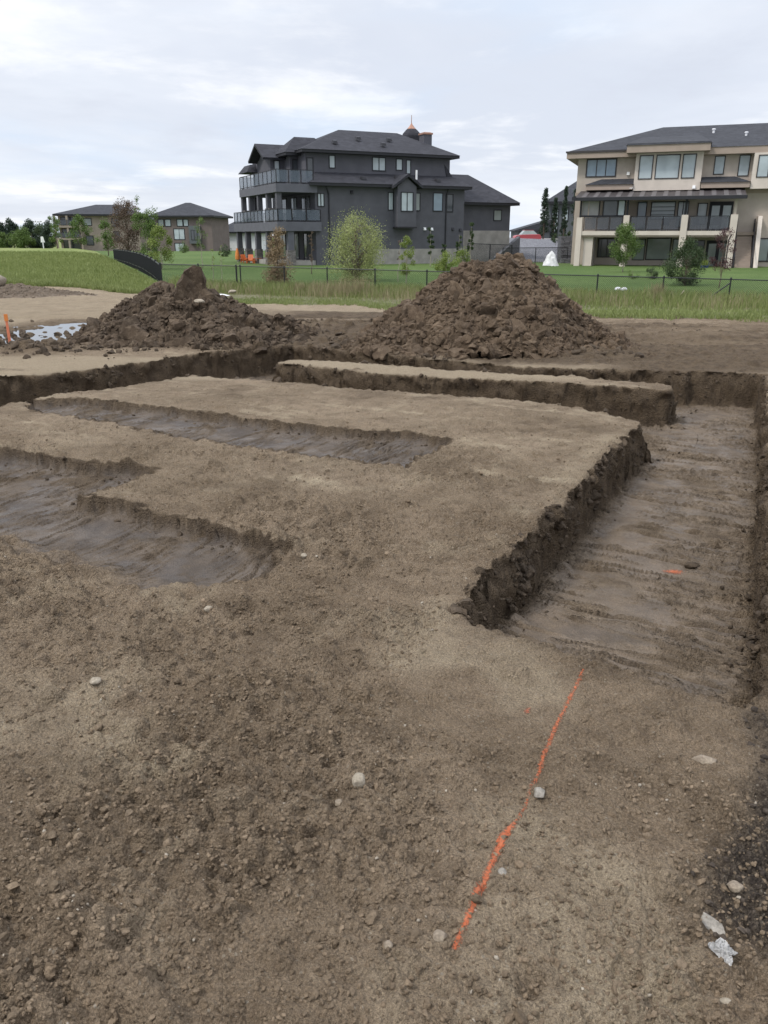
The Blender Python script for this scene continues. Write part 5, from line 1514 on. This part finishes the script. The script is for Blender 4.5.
for x, z, mt in ((3.9, 7.35, 'white'), (4.3, 6.3, 'white'), (9.0, 6.2, 'white')):
    m = MB(); m.hull8([(x - .12, -.16 if x < 4 else -1.16, z - .12), (x + .12, -.16 if x < 4 else -1.16, z - .12), (x + .12, 0, z - .12), (x - .12, 0, z - .12)], [(x - .1, -.12 if x < 4 else -1.1, z + .12), (x + .1, -.12 if x < 4 else -1.1, z + .12), (x + .1, 0, z + .12), (x - .1, 0, z + .12)]); m.build('wall_lamp', M[mt], th)


# deck chairs behind the smoked glass, seen as pale legs and backs
def deck_chair(x, y, rz, label, group='chairs on the tan house deck'):
    p = TH.o + TH.ex * x + TH.ey * y + Vector((0, 0, 2.965))
    c = thing('deck_chair', label, 'chair', p, TH.a + rz, group)
    m = MB(); m.box(-.26, .26, -.25, .25, .40, .45); m.build('seat', M['trim_bronze'], c)
    m = MB(); m.hull8([(-.26, .22, .45), (.26, .22, .45), (.26, .27, .45), (-.26, .27, .45)], [(-.24, .34, .95), (.24, .34, .95), (.24, .38, .95), (-.24, .38, .95)]); m.build('backrest', M['stucco_mid'], c)
    for sx in (-1, 1):
        for sy in (-1, 1):
            m = MB(); m.bar((sx * .24, sy * .23, .42), (sx * .27, sy * .27, 0), .04); m.build('leg', M['siding_white'], c)


for x, lab in ((5.5, 'left deck chair behind the middle glass railing of the tan house'), (7.2, 'right deck chair behind the middle glass railing of the tan house'), (9.6, 'deck chair at the left of the right glass railing, tan house'), (10.8, 'deck chair at the right of the right glass railing, tan house')):
    deck_chair(x, -2.1, 0.4 if x in (5.5, 9.6) else -0.3, lab)

# ---- low-detail houses further off
def far_house(px, py, Y, deg, w, d, h, rise, wall, label, wins, z0=-2.0, ridge=None, name='far_house', roof='roof_far', cat='house'):
    f = Frame(px, py, Y, deg)
    t = thing(name, label, cat, f.o, f.a)
    m = MB(); m.box(0, w, 0, d, z0, h); m.build('wall', M[wall], t)
    put_roof(t, (-.8, w + .8, -.8, d + .8, h - .08, rise, .3), 'trim_dark', roof, ridge=ridge)
    for a in wins: window(t, 0, *a[:4], a[4], a[5] if len(a) > 5 else (), fw=.14)
    return t, f


fh, f1_ = far_house(62, 250, 165, 10, 15.5, 12, 6.5, 2.0, 'siding_taupe', 'far taupe three-storey house with balconies at the left edge of the lawns', [(4.8, 6.2, 4.7, 5.9, 'glass_mid'), (10.2, 11.4, 4.5, 5.9, 'glass_dark'), (10.4, 11.3, 1.8, 3.4, 'glass_dark'), (5.0, 6.2, 1.0, 2.6, 'glass_dark')], ridge=(6.5, 11.0, 6))
for z in (1.9, 4.2):
    m = MB(); m.box(-0.6, 4.4, -2.0, 0, z, z + .4); b_ = m.build('balcony', M['siding_taupe'], fh)
    glass_rail(b_, [(-.55, -1.95), (4.35, -1.95)], z + .4, z + 1.4, 'rail_smoke', name='railing')
for x in (-.5, 1.8, 4.2):
    m = MB(); m.box(x, x + .35, -1.95, -1.6, -2, 6.4); m.build('column', M['siding_taupe'], fh)
for x0, x1, z0, z1 in ((0.6, 3.6, 4.7, 6.1), (0.6, 3.6, 2.4, 3.9), (0.6, 3.8, -.6, 1.9)):
    window(fh, 0, x0, x1, z0, z1, 'glass_dark', ((x0 + x1) / 2,), fw=.12)
fh2, f2_ = far_house(157, 250, 160, -8, 11.4, 10, 6.0, 2.5, 'siding_brown', 'far brown house with a pointed dark roof beyond the lawn', [(0.8, 1.8, 4.4, 5.5, 'glass_mid'), (2.2, 3.2, 4.4, 5.5, 'glass_pale'), (4.6, 5.6, 4.4, 5.5, 'glass_pale'), (5.9, 6.7, 4.4, 5.5, 'glass_pale'), (3.8, 5.8, 2.0, 3.8, 'glass_pale', (4.8,)), (3.8, 5.6, -.5, 1.2, 'glass_pale', (4.7,))], ridge=(4.6, 5.6, 5))
m = MB(); m.box(7.0, 9.2, -.7, 0, 1.2, 4.4); bb = m.build('bay', M['siding_slate'], fh2); window(bb, -.7, 7.5, 8.6, 1.9, 3.6, 'glass_dark', (8.05,))
far_house(138, 250, 178, 5, 9, 9, 5.9, 1.6, 'siding_brown', 'far low-roofed brown house behind the row of young trees', [(1, 2.4, 4.0, 5.2, 'glass_mid'), (4, 5.5, 4.0, 5.2, 'glass_mid')])
wh, fw_ = far_house(219, 246, 175, -6, 9.5, 8, 2.6, 2.2, 'siding_white', 'far small white house beside the charcoal house', [(1.0, 2.0, 0.6, 1.8, 'glass_mid')], ridge=(2.8, 6.5, 4))
far_house(210, 245, 190, 0, 3.0, 5, 2.4, 0.9, 'siding_slate', 'far small dark shed left of the white house', [(0.7, 1.6, .6, 1.6, 'glass_dark')], name='shed', cat='shed')
m = MB(); m.box(4.6, 6.8, -.5, 0.5, 2.6, 4.2); m.build('dormer', M['siding_slate'], wh)

# ---- rising ground between the two houses, with its walls, and the house and car at its top
gs = MB()
P0 = [at(490, 262, 74), at(582, 265, 76), at(582, 240, 98), at(508, 238, 100)]
nU, nV = 26, 20; V = []
for j in range(nV):
    for i in range(nU):
        a = P0[0].lerp(P0[1], i / (nU - 1)); b = P0[3].lerp(P0[2], i / (nU - 1))
        p = a.lerp(b, j / (nV - 1)); p.z += 0.10 * mnoise.noise(p * 0.6) - (1.2 if j == 0 else 0)
        V.append(p[:])
o = mesh_np('gravel_slope', V, grid_faces(nV, nU), M['gravel_slope'], smooth=True); tag(o, kind='structure')
P1 = [at(500, 238.3, 100.2), at(600, 238.3, 100.2)]
m = MB(); m.hull8([(P1[0].x, 100.1, -1), (P1[1].x + 2, 100.1, -1), (P1[1].x + 8, 160, -1), (P1[0].x - 4, 160, -1)], [(P1[0].x, 100.1, P1[0].z - .1), (P1[1].x + 2, 100.1, P1[0].z - .1), (P1[1].x + 8, 160, P1[0].z), (P1[0].x - 4, 160, P1[0].z)])
tag(m.build('street_ground', M['concrete']), kind='structure')
# slanted concrete wing wall beside the garage
a, b = at(493, 262, 71.5), at(517, 238, 82)
m = MB(); m.hull8([(a.x, a.y, -1.2), (b.x, b.y, -1.2), (b.x + .3, b.y - .1, -1.2), (a.x + .3, a.y - .1, -1.2)], [(a.x, a.y, a.z + .4), (b.x, b.y, b.z + .15), (b.x + .3, b.y - .1, b.z + .15), (a.x + .3, a.y - .1, a.z + .4)])
tag(m.build('wing_wall', M['block']), 'sloping grey wing wall climbing beside the garage of the charcoal house', 'wall')
# stepped block wall by the tan house
rw = thing('retaining_wall', 'stepped grey block retaining wall against the left side of the tan house', 'wall')
for i in range(6):
    a = at(561, 264 - i * 4.6, 73 + i * 1.2)
    m = MB(); m.box(a.x, a.x + 2.4, a.y, a.y + 1.4, a.z - 1.2, a.z + .42); m.build('course', M['block'], rw)
# low black fence at the foot of the slope
lf = thing('yard_fence', 'short black chain-link fence at the foot of the gravel slope between the houses', 'fence')
QA, QB = at(503, 248, 71.8), at(568, 247.5, 74)
pts = [QA.lerp(QB, i / 2) for i in range(3)]
for p in pts:
    m = MB(); m.tube([(p.x, p.y, -1.2), (p.x, p.y, p.z)], .04, 6); m.build('post', M['fence_black'], lf)
m = MB(); m.tube(pts, .03, 6); m.build('top_rail', M['fence_black'], lf)
m = MB(); m.add([(QA.x, QA.y, -1.1), (QB.x, QB.y, -1.1), QB, QA], [(0, 1, 2, 3)]); m.build('wire_mesh', M['chainlink'], lf)
lf2 = thing('yard_fence', 'black chain-link fence section beside the charcoal garage', 'fence')
QA, QB = at(468, 243.5, 69.0), at(512, 245, 70.5); pts = [QA.lerp(QB, i / 2) for i in range(3)]
for p in pts:
    m = MB(); m.tube([(p.x, p.y, -1.2), (p.x, p.y, p.z)], .05, 6); m.build('post', M['fence_black'], lf2)
m = MB(); m.tube(pts, .03, 6); m.build('top_rail', M['fence_black'], lf2)
m = MB(); m.add([(QA.x, QA.y, -1.1), (QB.x, QB.y, -1.1), QB, QA], [(0, 1, 2, 3)]); m.build('wire_mesh', M['chainlink'], lf2)

sh_, fs_ = far_house(548, 239, 122, -8, 12, 10, 4.9, 3.2, 'siding_slate', 'slate grey house at the top of the slope behind the columnar poplars', [(0.4, 1.2, 1.0, 4.0, 'glass_pale'), (1.9, 2.6, 2.6, 4.2, 'glass_pale'), (4.0, 5.6, 2.0, 4.2, 'glass_mid')], ridge=(4.2, 9, 5))
gf = Frame(517, 239.5, 118, 0)
g_ = thing('garage', 'low dark garage with a sloping roof left of the slate grey house', 'garage', gf.o, gf.a)
m = MB(); m.box(0, 4.6, 0, 6, -2, 1.1); m.build('wall', M['siding_slate'], g_)
m = MB(); m.hull8([(-.4, -.4, 1.1), (5, -.4, 1.1), (5, 6.4, 1.1), (-.4, 6.4, 1.1)], [(-.4, -.4, 1.25), (5, -.4, 2.75), (5, 6.4, 2.75), (-.4, 6.4, 1.25)]); m.build('roof', M['roof_far'], g_)
# parked red car
cp_ = at(514.5, 238.6, 101)
car = thing('parked_car', 'red parked car at the top of the slope beside the charcoal garage', 'car', (cp_.x, 101.6, cp_.z - 0.42), 0.05)
m = MB()
prof = [(0, .30), (0.02, .62), (.15, .78), (.95, .88), (2.6, .92), (3.05, .90), (3.25, .62), (3.22, .30)]
m.prism(prof, 'y', -.82, .82); m.build('body', M['red'], car, bevel=.05)
m = MB(); m.hull8([(.75, -.76, .88), (2.75, -.76, .91), (2.75, .76, .91), (.75, .76, .88)], [(1.20, -.62, 1.36), (2.25, -.62, 1.36), (2.25, .62, 1.36), (1.20, .62, 1.36)]); m.build('cabin', M['glass_mid'], car)
m = MB(); m.box(1.18, 2.27, -.64, .64, 1.36, 1.41); m.build('car_roof', M['red'], car)
for x in (.62, 2.62):
    for y in (-.80, .62):
        m = MB(); m.tube([(x, y, .31), (x, y + .18, .31)], .31, 16); w_ = m.build('wheel', M['rubber'], car)
        m = MB(); m.tube([(x, y - .01, .31), (x, y + .19, .31)], .17, 12); m.build('rim', M['stucco_mid'], w_)

# white tarpaulin heaped over something at the corner of the tan house patio
tp = at(550.5, 270, 66.5)
nT = 40; V = []
for j in range(nT):
    for i in range(nT):
        a = 2 * math.pi * i / nT; s_ = j / (nT - 1)
        r_ = 0.60 * (s_ ** 0.8) * (1 + .20 * mnoise.noise((math.cos(a) * 2, math.sin(a) * 2, s_ * 2)))
        V.append((r_ * math.cos(a) * 1.1, r_ * math.sin(a) * .8, 1.18 * (1 - s_ ** 1.1) + .16 * mnoise.noise((math.cos(a) * 3 + 4, math.sin(a) * 3, s_ * 4)) * min(1, s_ * 4)))
F = [(j * nT + i, j * nT + (i + 1) % nT, (j + 1) * nT + (i + 1) % nT, (j + 1) * nT + i) for j in range(nT - 1) for i in range(nT)]
o = mesh_np('tarp_bundle', V, F, M['tarp']); o.location = (tp.x, tp.y, lz(tp.x, tp.y)); tag(o, 'white tarpaulin-wrapped bundle on the lawn left of the tan house', 'tarp bundle')

# orange umbrella and chairs on the lawn by the charcoal house
up = at(237.5, 257, 73); uz = lz(up.x, 73)
um = thing('garden_umbrella', 'closed orange garden umbrella on a pole left of the charcoal house', 'umbrella', (up.x, 73, uz)); um.scale = (.8, .8, .8)
m = MB(); m.tube([(0, 0, -.1), (0, 0, 1.55)], .03, 8); m.build('pole', M['wood_pale'], um)
m = MB(); m.lathe([(.10, .35), (.24, .42), (.26, .75), (.20, 1.15), (.09, 1.5), (.02, 1.62)], (0, 0, 0), 10); m.build('canopy', M['orange_cloth'], um)


def adirondack(px, Y, rz, label):
    p = at(px, 257, Y)
    c = thing('garden_chair', label, 'chair', (p.x, Y, lz(p.x, Y)), rz, 'orange chairs on the lawn by the charcoal house'); c.scale = (.75, .75, .75)
    m = MB(); m.hull8([(-.34, -.38, .30), (.34, -.38, .30), (.34, .28, .20), (-.34, .28, .20)], [(-.34, -.38, .36), (.34, -.38, .36), (.34, .28, .26), (-.34, .28, .26)]); m.build('seat', M['orange_plastic'], c)
    m = MB(); m.hull8([(-.33, .24, .2), (.33, .24, .2), (.33, .30, .2), (-.33, .30, .2)], [(-.30, .62, .98), (.30, .62, .98), (.30, .67, .98), (-.30, .67, .98)]); m.build('backrest', M['orange_plastic'], c)
    for s_ in (-1, 1):
        m = MB(); m.box(s_ * .42 - .08, s_ * .42 + .08, -.45, .42, .52, .56); m.build('armrest', M['orange_plastic'], c)
        m = MB(); m.box(s_ * .38 - .04, s_ * .38 + .04, -.42, -.34, 0, .52); m.build('leg', M['orange_plastic'], c)
        m = MB(); m.box(s_ * .38 - .04, s_ * .38 + .04, .30, .38, 0, .52); m.build('leg', M['orange_plastic'], c)


adirondack(245, 73.5, 0.6, 'leftmost of the three orange garden chairs left of the charcoal house')
adirondack(250, 73.0, 0.0, 'middle orange garden chair left of the charcoal house')
adirondack(257, 72.6, -1.2, 'rightmost orange garden chair, turned sideways, left of the charcoal house')

# blue pot with a plant by the patio doors
bp = TH.o + TH.ex * 10.45 + TH.ey * -3.7
pt = thing('plant_pot', 'blue glazed pot with a leafy plant at the tan house patio doors', 'plant pot', bp + Vector((0, 0, -.02)))
m = MB(); m.lathe([(.20, 0), (.30, .35), (.34, .48), (.28, .48), (.26, .4)], (0, 0, 0), 14); m.build('pot', M['blue_pot'], pt)
n = 120
o = blades('plant', RNG.normal(0, .14, n), RNG.normal(0, .14, n), np.full(n, .42), RNG.uniform(.2, .55, n), .06, M['leaf_lime'], .5); o.parent = pt
# leaning white stake in the lawn
a, b = at(676, 281, 31.6), at(691, 271, 32.4)
ls = MB(); A_ = at(671, 306, 29.4); B_ = at(684, 290.5, 29.2)
ls.bar(A_, B_, .05, .03); tag(ls.build('wooden_stake', M['wood_pale']), 'pale wooden stake leaning by the fence under the dark bushy spruce', 'stake')
# white scraps on dirt and lawn
def slab(px, py, z, dims, rz, mat, label, cat, seed):
    p = gp(px, py, z); return rock('pale_slab', (p[0], p[1], z), dims, M[mat], label, cat, rz, seed, cuts=4, sink=.4, rough=.1)
slab(213, 296, -.35, (1.3, .5, .12), 0.05, 'tarp', 'flat whitish slab lying on the gravel behind the lower heap', 'slab', 81)
slab(232, 292, -.4, (.35, .3, .14), 0.4, 'rock_tan', 'pale stone in the grass right of the flat whitish slab', 'stone', 83)


# ------------------------------------------------------------------ trees and shrubs
def leaf_quads(C, size, jitter=1.0, flat=0.0, droop=0.0):
    """one small bent diamond per leaf centre"""
    n = len(C)
    d = RNG.normal(0, 1, (n, 3)); d[:, 2] = d[:, 2] * (1 - flat) - droop; d /= np.linalg.norm(d, axis=1)[:, None]
    r = RNG.normal(0, 1, (n, 3)); s = np.cross(d, r); s /= np.linalg.norm(s, axis=1)[:, None] + 1e-9
    L = (size * RNG.uniform(0.6, 1.3, n))[:, None]; W = L * 0.55
    V = np.stack([C - d * L * .5, C + s * W * .5, C + d * L * .5, C - s * W * .5], 1)
    F = np.arange(n)[:, None] * 4 + np.array([[0, 1, 2, 3]])
    return V.reshape(-1, 3), F


def tree(name, label, px, Y, height, radius, leaf, nleaf, lsize, shape='round', trunk='bark', tr=0.05, crown0=0.25, group=None, cat='tree', seed=1, clumps=26, py=None, sparse=0.30, droop=0.0, lean=0.0, dz=0.0, aniso=1.0, spread=.42):
    rnd = random.Random(seed); g = np.random.default_rng(seed)
    p = at(px, 270, Y); z = lz(p.x, Y) if py is None else at(px, py, Y).z
    t = thing(name, label, cat, (p.x, Y, z + dz), rnd.uniform(0, 6), group)
    def prof(s):        # crown radius at height share s (0 bottom of crown .. 1 top)
        if shape == 'round': return math.sin(math.pi * min(1, max(0.04, s * 0.92 + 0.08))) ** 0.7
        if shape == 'cone': return (1 - s) ** 0.85 + 0.03
        if shape == 'column': return 0.55 + 0.45 * math.sin(math.pi * s) - 0.5 * max(0, s - .75)
        if shape == 'spire': return 0.12 + 0.88 * (1 - s) ** 0.7 * min(1, .55 + s * 3)
        if shape == 'vase': return 0.35 + 0.65 * math.sin(math.pi * (0.15 + 0.75 * s))
        return 1
    tb = MB(); c0 = crown0 * height
    npt = 7; pts = [(lean * height * (i / npt) ** 2 + rnd.uniform(-.02, .02) * height * (0 < i < npt), rnd.uniform(-.02, .02) * height * (0 < i < npt), -0.15 + (height * 0.93 + .15) * i / npt) for i in range(npt + 1)]
    tb.tube(pts, [tr * (1 - 0.88 * i / npt) + .004 for i in range(npt + 1)], 7)
    cen = []
    for k in range(clumps):
        s = rnd.random() ** (0.8 if shape == 'cone' else 1.0) if shape != 'cone' else 1 - math.sqrt(1 - rnd.random() * .98)
        a = rnd.uniform(0, 6.283); rr = radius * prof(s) * (rnd.uniform(0.35, 1.0))
        cz = c0 + (height - c0) * s
        cx = lean * height * (cz / height) ** 2 + rr * math.cos(a); cy = rr * math.sin(a)
        cen.append((cx, cy, cz, s))
        if rnd.random() < 0.8:
            zb = max(c0 * 0.6, cz - rr * rnd.uniform(0.5, 1.1) - .05 * height) if shape != 'cone' else cz + rr * 0.1
            bx = lean * height * (zb / height) ** 2
            tb.tube([(bx, 0, zb), ((bx + cx) / 2 + rnd.uniform(-.05, .05), cy / 2, (zb + cz) / 2 + .04 * height * (shape != 'cone')), (cx, cy, cz)], [tr * .33, tr * .22, tr * .07 + .002], 5, cap=False)
    tb.build('trunk', M[trunk], t, smooth=True)
    nleaf = int(nleaf * 2.3); lsize *= 0.98
    cen = np.array(cen); w = g.integers(0, len(cen), nleaf)
    cr = radius * (spread if shape != 'column' else 0.5) * g.uniform(0.5, 1.2, len(cen))[w]
    off = g.normal(0, 1, (nleaf, 3)); off /= np.linalg.norm(off, axis=1)[:, None]; off *= (g.uniform(0, 1, nleaf) ** 0.45 * cr)[:, None]
    off[:, 2] *= aniso
    if droop: off[:, 2] -= droop * np.abs(g.normal(0, 1, nleaf)) * radius * .4
    C = cen[w][:, :3] + off
    k = g.uniform(0, 1, nleaf) > sparse * 0.5; C = C[k]; w = w[k]
    C[:, 2] = np.maximum(C[:, 2], 0.05)
    V, F = leaf_quads(C, lsize, droop=droop)
    sh = np.clip(g.uniform(0, 1, len(cen))[w] * 0.55 + g.uniform(0, 0.45, len(w)), 0, 1)
    mesh_np('crown', V, F, M[leaf], parent=t, attrs=dict(shade=np.repeat(sh, 4)))
    return t


# near the fence, behind the heaps
tree('willow_shrub', 'big pale green willow shrub in front of the charcoal house wall', 356, 44, 3.2, 1.62, 'leaf_willow', 8500, .075, 'vase', 'bark', .05, .10, seed=5, clumps=120, droop=.5, cat='shrub', aniso=1.8, spread=.27)
tree('dead_conifer', 'tan dried-out conifer sapling at the fence left of the willow', 278, 38.5, 3.05, 0.72, 'leaf_tan', 3600, .075, 'cone', 'bark', .045, .06, seed=6, clumps=70, sparse=.2)
tree('young_tree', 'small lime green sapling right of the willow shrub', 406, 41.5, 2.2, 0.50, 'leaf_lime', 1100, .075, 'round', 'bark_pale', .025, .22, seed=7, clumps=20)
tree('young_tree', 'short lime green bush behind the left shoulder of the tall heap', 446, 50, 1.25, 0.75, 'leaf_lime', 1300, .085, 'round', 'bark', .025, .1, seed=8, clumps=22, cat='shrub')
tree('young_tree', 'low lime green bush against the stone base of the charcoal house', 462, 56, 1.35, 0.85, 'leaf_lime', 1200, .09, 'round', 'bark', .025, .1, seed=9, clumps=22, cat='shrub')
for i, (px, h, rr, lab, lf_) in enumerate(((430, 2.9, .30, 'tallest slim columnar aspen against the charcoal house wall, left of the downspout', 'leaf_dark'), (443.5, 1.7, .22, 'short slim columnar aspen at the charcoal wall beside the downspout', 'leaf_dark'), (458, 2.6, .26, 'slim columnar aspen right of the charcoal house downspout', 'leaf_dark'), (470, 3.2, .26, 'slim columnar aspen at the corner where the garage wing begins', 'leaf_dark'))):
    tree('columnar_aspen', lab, px, 64, h, rr, lf_, 800, .10, 'column', 'bark_pale', .03, .3, seed=20 + i, clumps=14, group='columnar aspens against the charcoal house')
tree('bare_sapling', 'thin nearly bare sapling between the willow and the dead conifer', 312, 52, 2.6, .25, 'leaf_brown', 160, .07, 'column', 'bark', .03, .3, seed=26, clumps=9)
tree('bare_sapling', 'thin leaning bare sapling right of the willow shrub', 398, 43, 2.3, .16, 'leaf_brown', 60, .06, 'column', 'bark_pale', .02, .5, seed=27, clumps=6, lean=-.12)
# right-hand lawn
tree('young_tree', 'bright green young tree on the lawn in front of the tan house columns', 623, 55, 2.95, .95, 'leaf_green', 4200, .095, 'round', 'bark_pale', .035, .22, seed=30, clumps=45)
tree('bushy_spruce', 'dark bushy spruce-like shrub on the lawn behind the right fence posts', 686, 40, 1.95, .95, 'leaf_dark', 4600, .075, 'round', 'bark', .04, .06, seed=31, clumps=60, cat='shrub')
tree('purple_tree', 'thin purple-leaved young tree on the lawn right of the dark bushy spruce', 721, 38, 2.5, .55, 'leaf_purple', 900, .07, 'vase', 'bark', .025, .35, seed=32, clumps=26, sparse=.4)
tree('lawn_shrub', 'small dark green shrub on the lawn left of the dark bushy spruce', 652, 46, .55, .5, 'leaf_dark', 500, .07, 'round', 'bark', .02, .05, seed=33, clumps=12, cat='shrub')
tree('lawn_shrub', 'tiny loose green shrub on the lawn under the bright green young tree', 633, 46, .5, .4, 'leaf_green', 250, .06, 'round', 'bark', .015, .05, seed=34, clumps=9, cat='shrub')
for i, (px, py) in enumerate(((618, 290), (624, 290.5))):
    q = gp(px, py, -.7)
    rock('white_stone', (q[0], q[1], -.7), (.3, .25, .2), M['siding_white'], ['left of two small white stones under the bright green young tree', 'right of two small white stones under the bright green young tree'][i], 'stone', seed=90 + i, cuts=4, group='white stones on the lawn')
# columnar poplars between the houses
for i, (px, top, base, rr, lab) in enumerate(((541, 188, 238, .62, 'tallest dark columnar poplar at the top of the slope, leftmost of three'), (551, 199, 238, .5, 'middle dark columnar poplar at the top of the slope'), (560.5, 187, 238, .45, 'dark columnar poplar nearest the tan house'))):
    Yp = 103; hgt = at(px, top, Yp).z - at(px, base, Yp).z
    tree('columnar_poplar', lab, px, Yp, hgt, rr, 'leaf_spruce', 3000, .15, 'spire', 'bark', .08, .03, seed=40 + i, clumps=110, spread=.42, py=base, group='columnar poplars at the top of the slope')
tree('corner_shrub', 'dark shrub squeezed against the left edge of the tan house', 570, 92, 5.6, .8, 'leaf_spruce', 900, .15, 'spire', 'bark', .08, .03, seed=44, clumps=24, py=242, cat='shrub')
tree('garden_shrub', 'small dark shrub on the gravel slope left of the block wall', 554, 88, 1.0, .6, 'leaf_dark', 350, .12, 'round', 'bark', .02, .05, seed=45, clumps=12, py=244, cat='shrub')
tree('garden_shrub', 'dark shrub on top of the block wall beside the tan house', 565, 84, 1.5, .6, 'leaf_dark', 450, .12, 'round', 'bark', .02, .05, seed=46, clumps=12, py=247, cat='shrub')
# group by the picket fence corner
tree('budding_tree', 'wide reddish brown budding tree with bare twigs behind the picket fence', 131, 82, 5.3, 1.6, 'leaf_brown', 4200, .13, 'vase', 'bark', .09, .12, seed=50, clumps=60, sparse=.3)
tree('young_tree', 'light green young tree just right of the budding brown tree', 150, 66, 4.4, 1.05, 'leaf_green', 2300, .12, 'vase', 'bark_pale', .05, .15, seed=51, clumps=38)
tree('young_tree', 'bushy lime green young tree behind the picket fence corner', 162, 60, 3.0, 1.0, 'leaf_lime', 1900, .115, 'round', 'bark_pale', .04, .12, seed=52, clumps=32)
tree('bare_sapling', 'tall bare pale sapling rising above the young green tree', 143, 66, 5.2, .45, 'leaf_green', 220, .10, 'column', 'bark_pale', .035, .45, seed=53, clumps=16)
tree('young_tree', 'pale green young tree left of the budding brown tree', 110, 92, 3.6, 1.15, 'leaf_green', 1500, .15, 'round', 'bark', .06, .2, seed=54, clumps=28)
tree('young_tree', 'green young tree in front of the far taupe house', 84, 115, 4.3, 1.5, 'leaf_green', 1600, .18, 'round', 'bark', .07, .2, seed=55, clumps=30)
tree('young_tree', 'thin green tree at the left end of the far taupe house', 60, 112, 4.0, .9, 'leaf_green', 900, .17, 'column', 'bark', .07, .15, seed=56, clumps=24)
tree('bare_sapling', 'slim pale sapling in front of the far brown house', 203, 62, 3.6, .42, 'leaf_green', 420, .09, 'column', 'bark_pale', .03, .35, seed=57, clumps=16)
tree('bare_sapling', 'short bare sapling behind the fence left of the double post', 213, 42, 1.7, .16, 'leaf_lime', 70, .06, 'column', 'bark_pale', .016, .4, seed=58, clumps=7)
tree('bare_sapling', 'thin bare sapling by the fence left of the dead conifer', 222, 44, 1.9, .18, 'leaf_lime', 60, .06, 'column', 'bark_pale', .016, .4, seed=59, clumps=7)
tree('round_shrub', 'small dark round shrub on the lawn below the far white house', 226, 96, 1.3, .75, 'leaf_dark', 500, .13, 'round', 'bark', .03, .05, seed=60, clumps=16, cat='shrub')
tree('round_shrub', 'small green shrub at the lawn edge under the far brown house', 185, 120, 1.4, .9, 'leaf_green', 420, .15, 'round', 'bark', .03, .05, seed=61, clumps=16, cat='shrub')
# far belt of trees at the left horizon
spec = [(2, 232, 1.9, 'round', 'leaf_green', 'pale green tree at the very left of the far tree belt'), (8, 228, 1.6, 'cone', 'leaf_spruce', 'dark spruce next to the very left tree of the far belt'), (18, 223, 2.3, 'cone', 'leaf_spruce', 'tallest dark spruce of the far tree belt'),
        (28, 231, 2.2, 'round', 'leaf_green', 'pale green tree between the two darkest spruces of the far belt'), (36, 224.5, 2.3, 'cone', 'leaf_spruce', 'second tallest dark spruce of the far tree belt'), (45, 226, 2.4, 'round', 'leaf_dark', 'dark broad tree left of the far taupe house'), (53, 227, 2.1, 'cone', 'leaf_spruce', 'dark spruce touching the left end of the far taupe house'), (-8, 226, 2.4, 'cone', 'leaf_spruce', 'dark spruce half cut by the left edge of the photo')]
for i, (px, top, rr, shp, lf_, lab) in enumerate(spec):
    Yt = 200 + 6 * (i % 3); z0 = at(px, 251, Yt).z
    tree('belt_tree', lab, px, Yt, at(px, top, Yt).z - z0 + (.8 if shp == 'cone' else 0), rr * (1.15 if shp == 'cone' else 1.4), lf_, 3400, .34, 'spire' if shp == 'cone' else shp, 'bark', .16, .06, seed=70 + i, clumps=34, py=251, group='far belt of trees at the left horizon')
# a pale sign and posts far off in the field
for i, (px, h, lab) in enumerate(((44, 2.9, 'far white sign board on a post in front of the tree belt'),)):
    p = at(px, 250.5, 150); s_ = thing('sign_post', lab, 'sign', (p.x, 150, p.z))
    m = MB(); m.box(-.07, .07, -.07, .07, -.6, 2.0); m.build('post', M['siding_white'], s_)
    m = MB(); m.hull8([(-.35, -.05, 1.4), (.35, -.05, 1.4), (.35, .05, 1.4), (-.35, .05, 1.4)], [(-.25, -.05, 2.4), (.15, -.05, 2.4), (.15, .05, 2.4), (-.25, .05, 2.4)]); m.build('board', M['white'], s_)

# ------------------------------------------------------------------ render settings
scene.view_settings.view_transform = 'Standard'
scene.view_settings.look = 'None'
scene.view_settings.exposure = 0.50
scene.view_settings.gamma = 1.0
scene.view_settings.use_curve_mapping = False
scene.render.engine = 'CYCLES'
scene.cycles.max_bounces = 6
scene.cycles.transparent_max_bounces = 24
scene.cycles.use_denoising = True
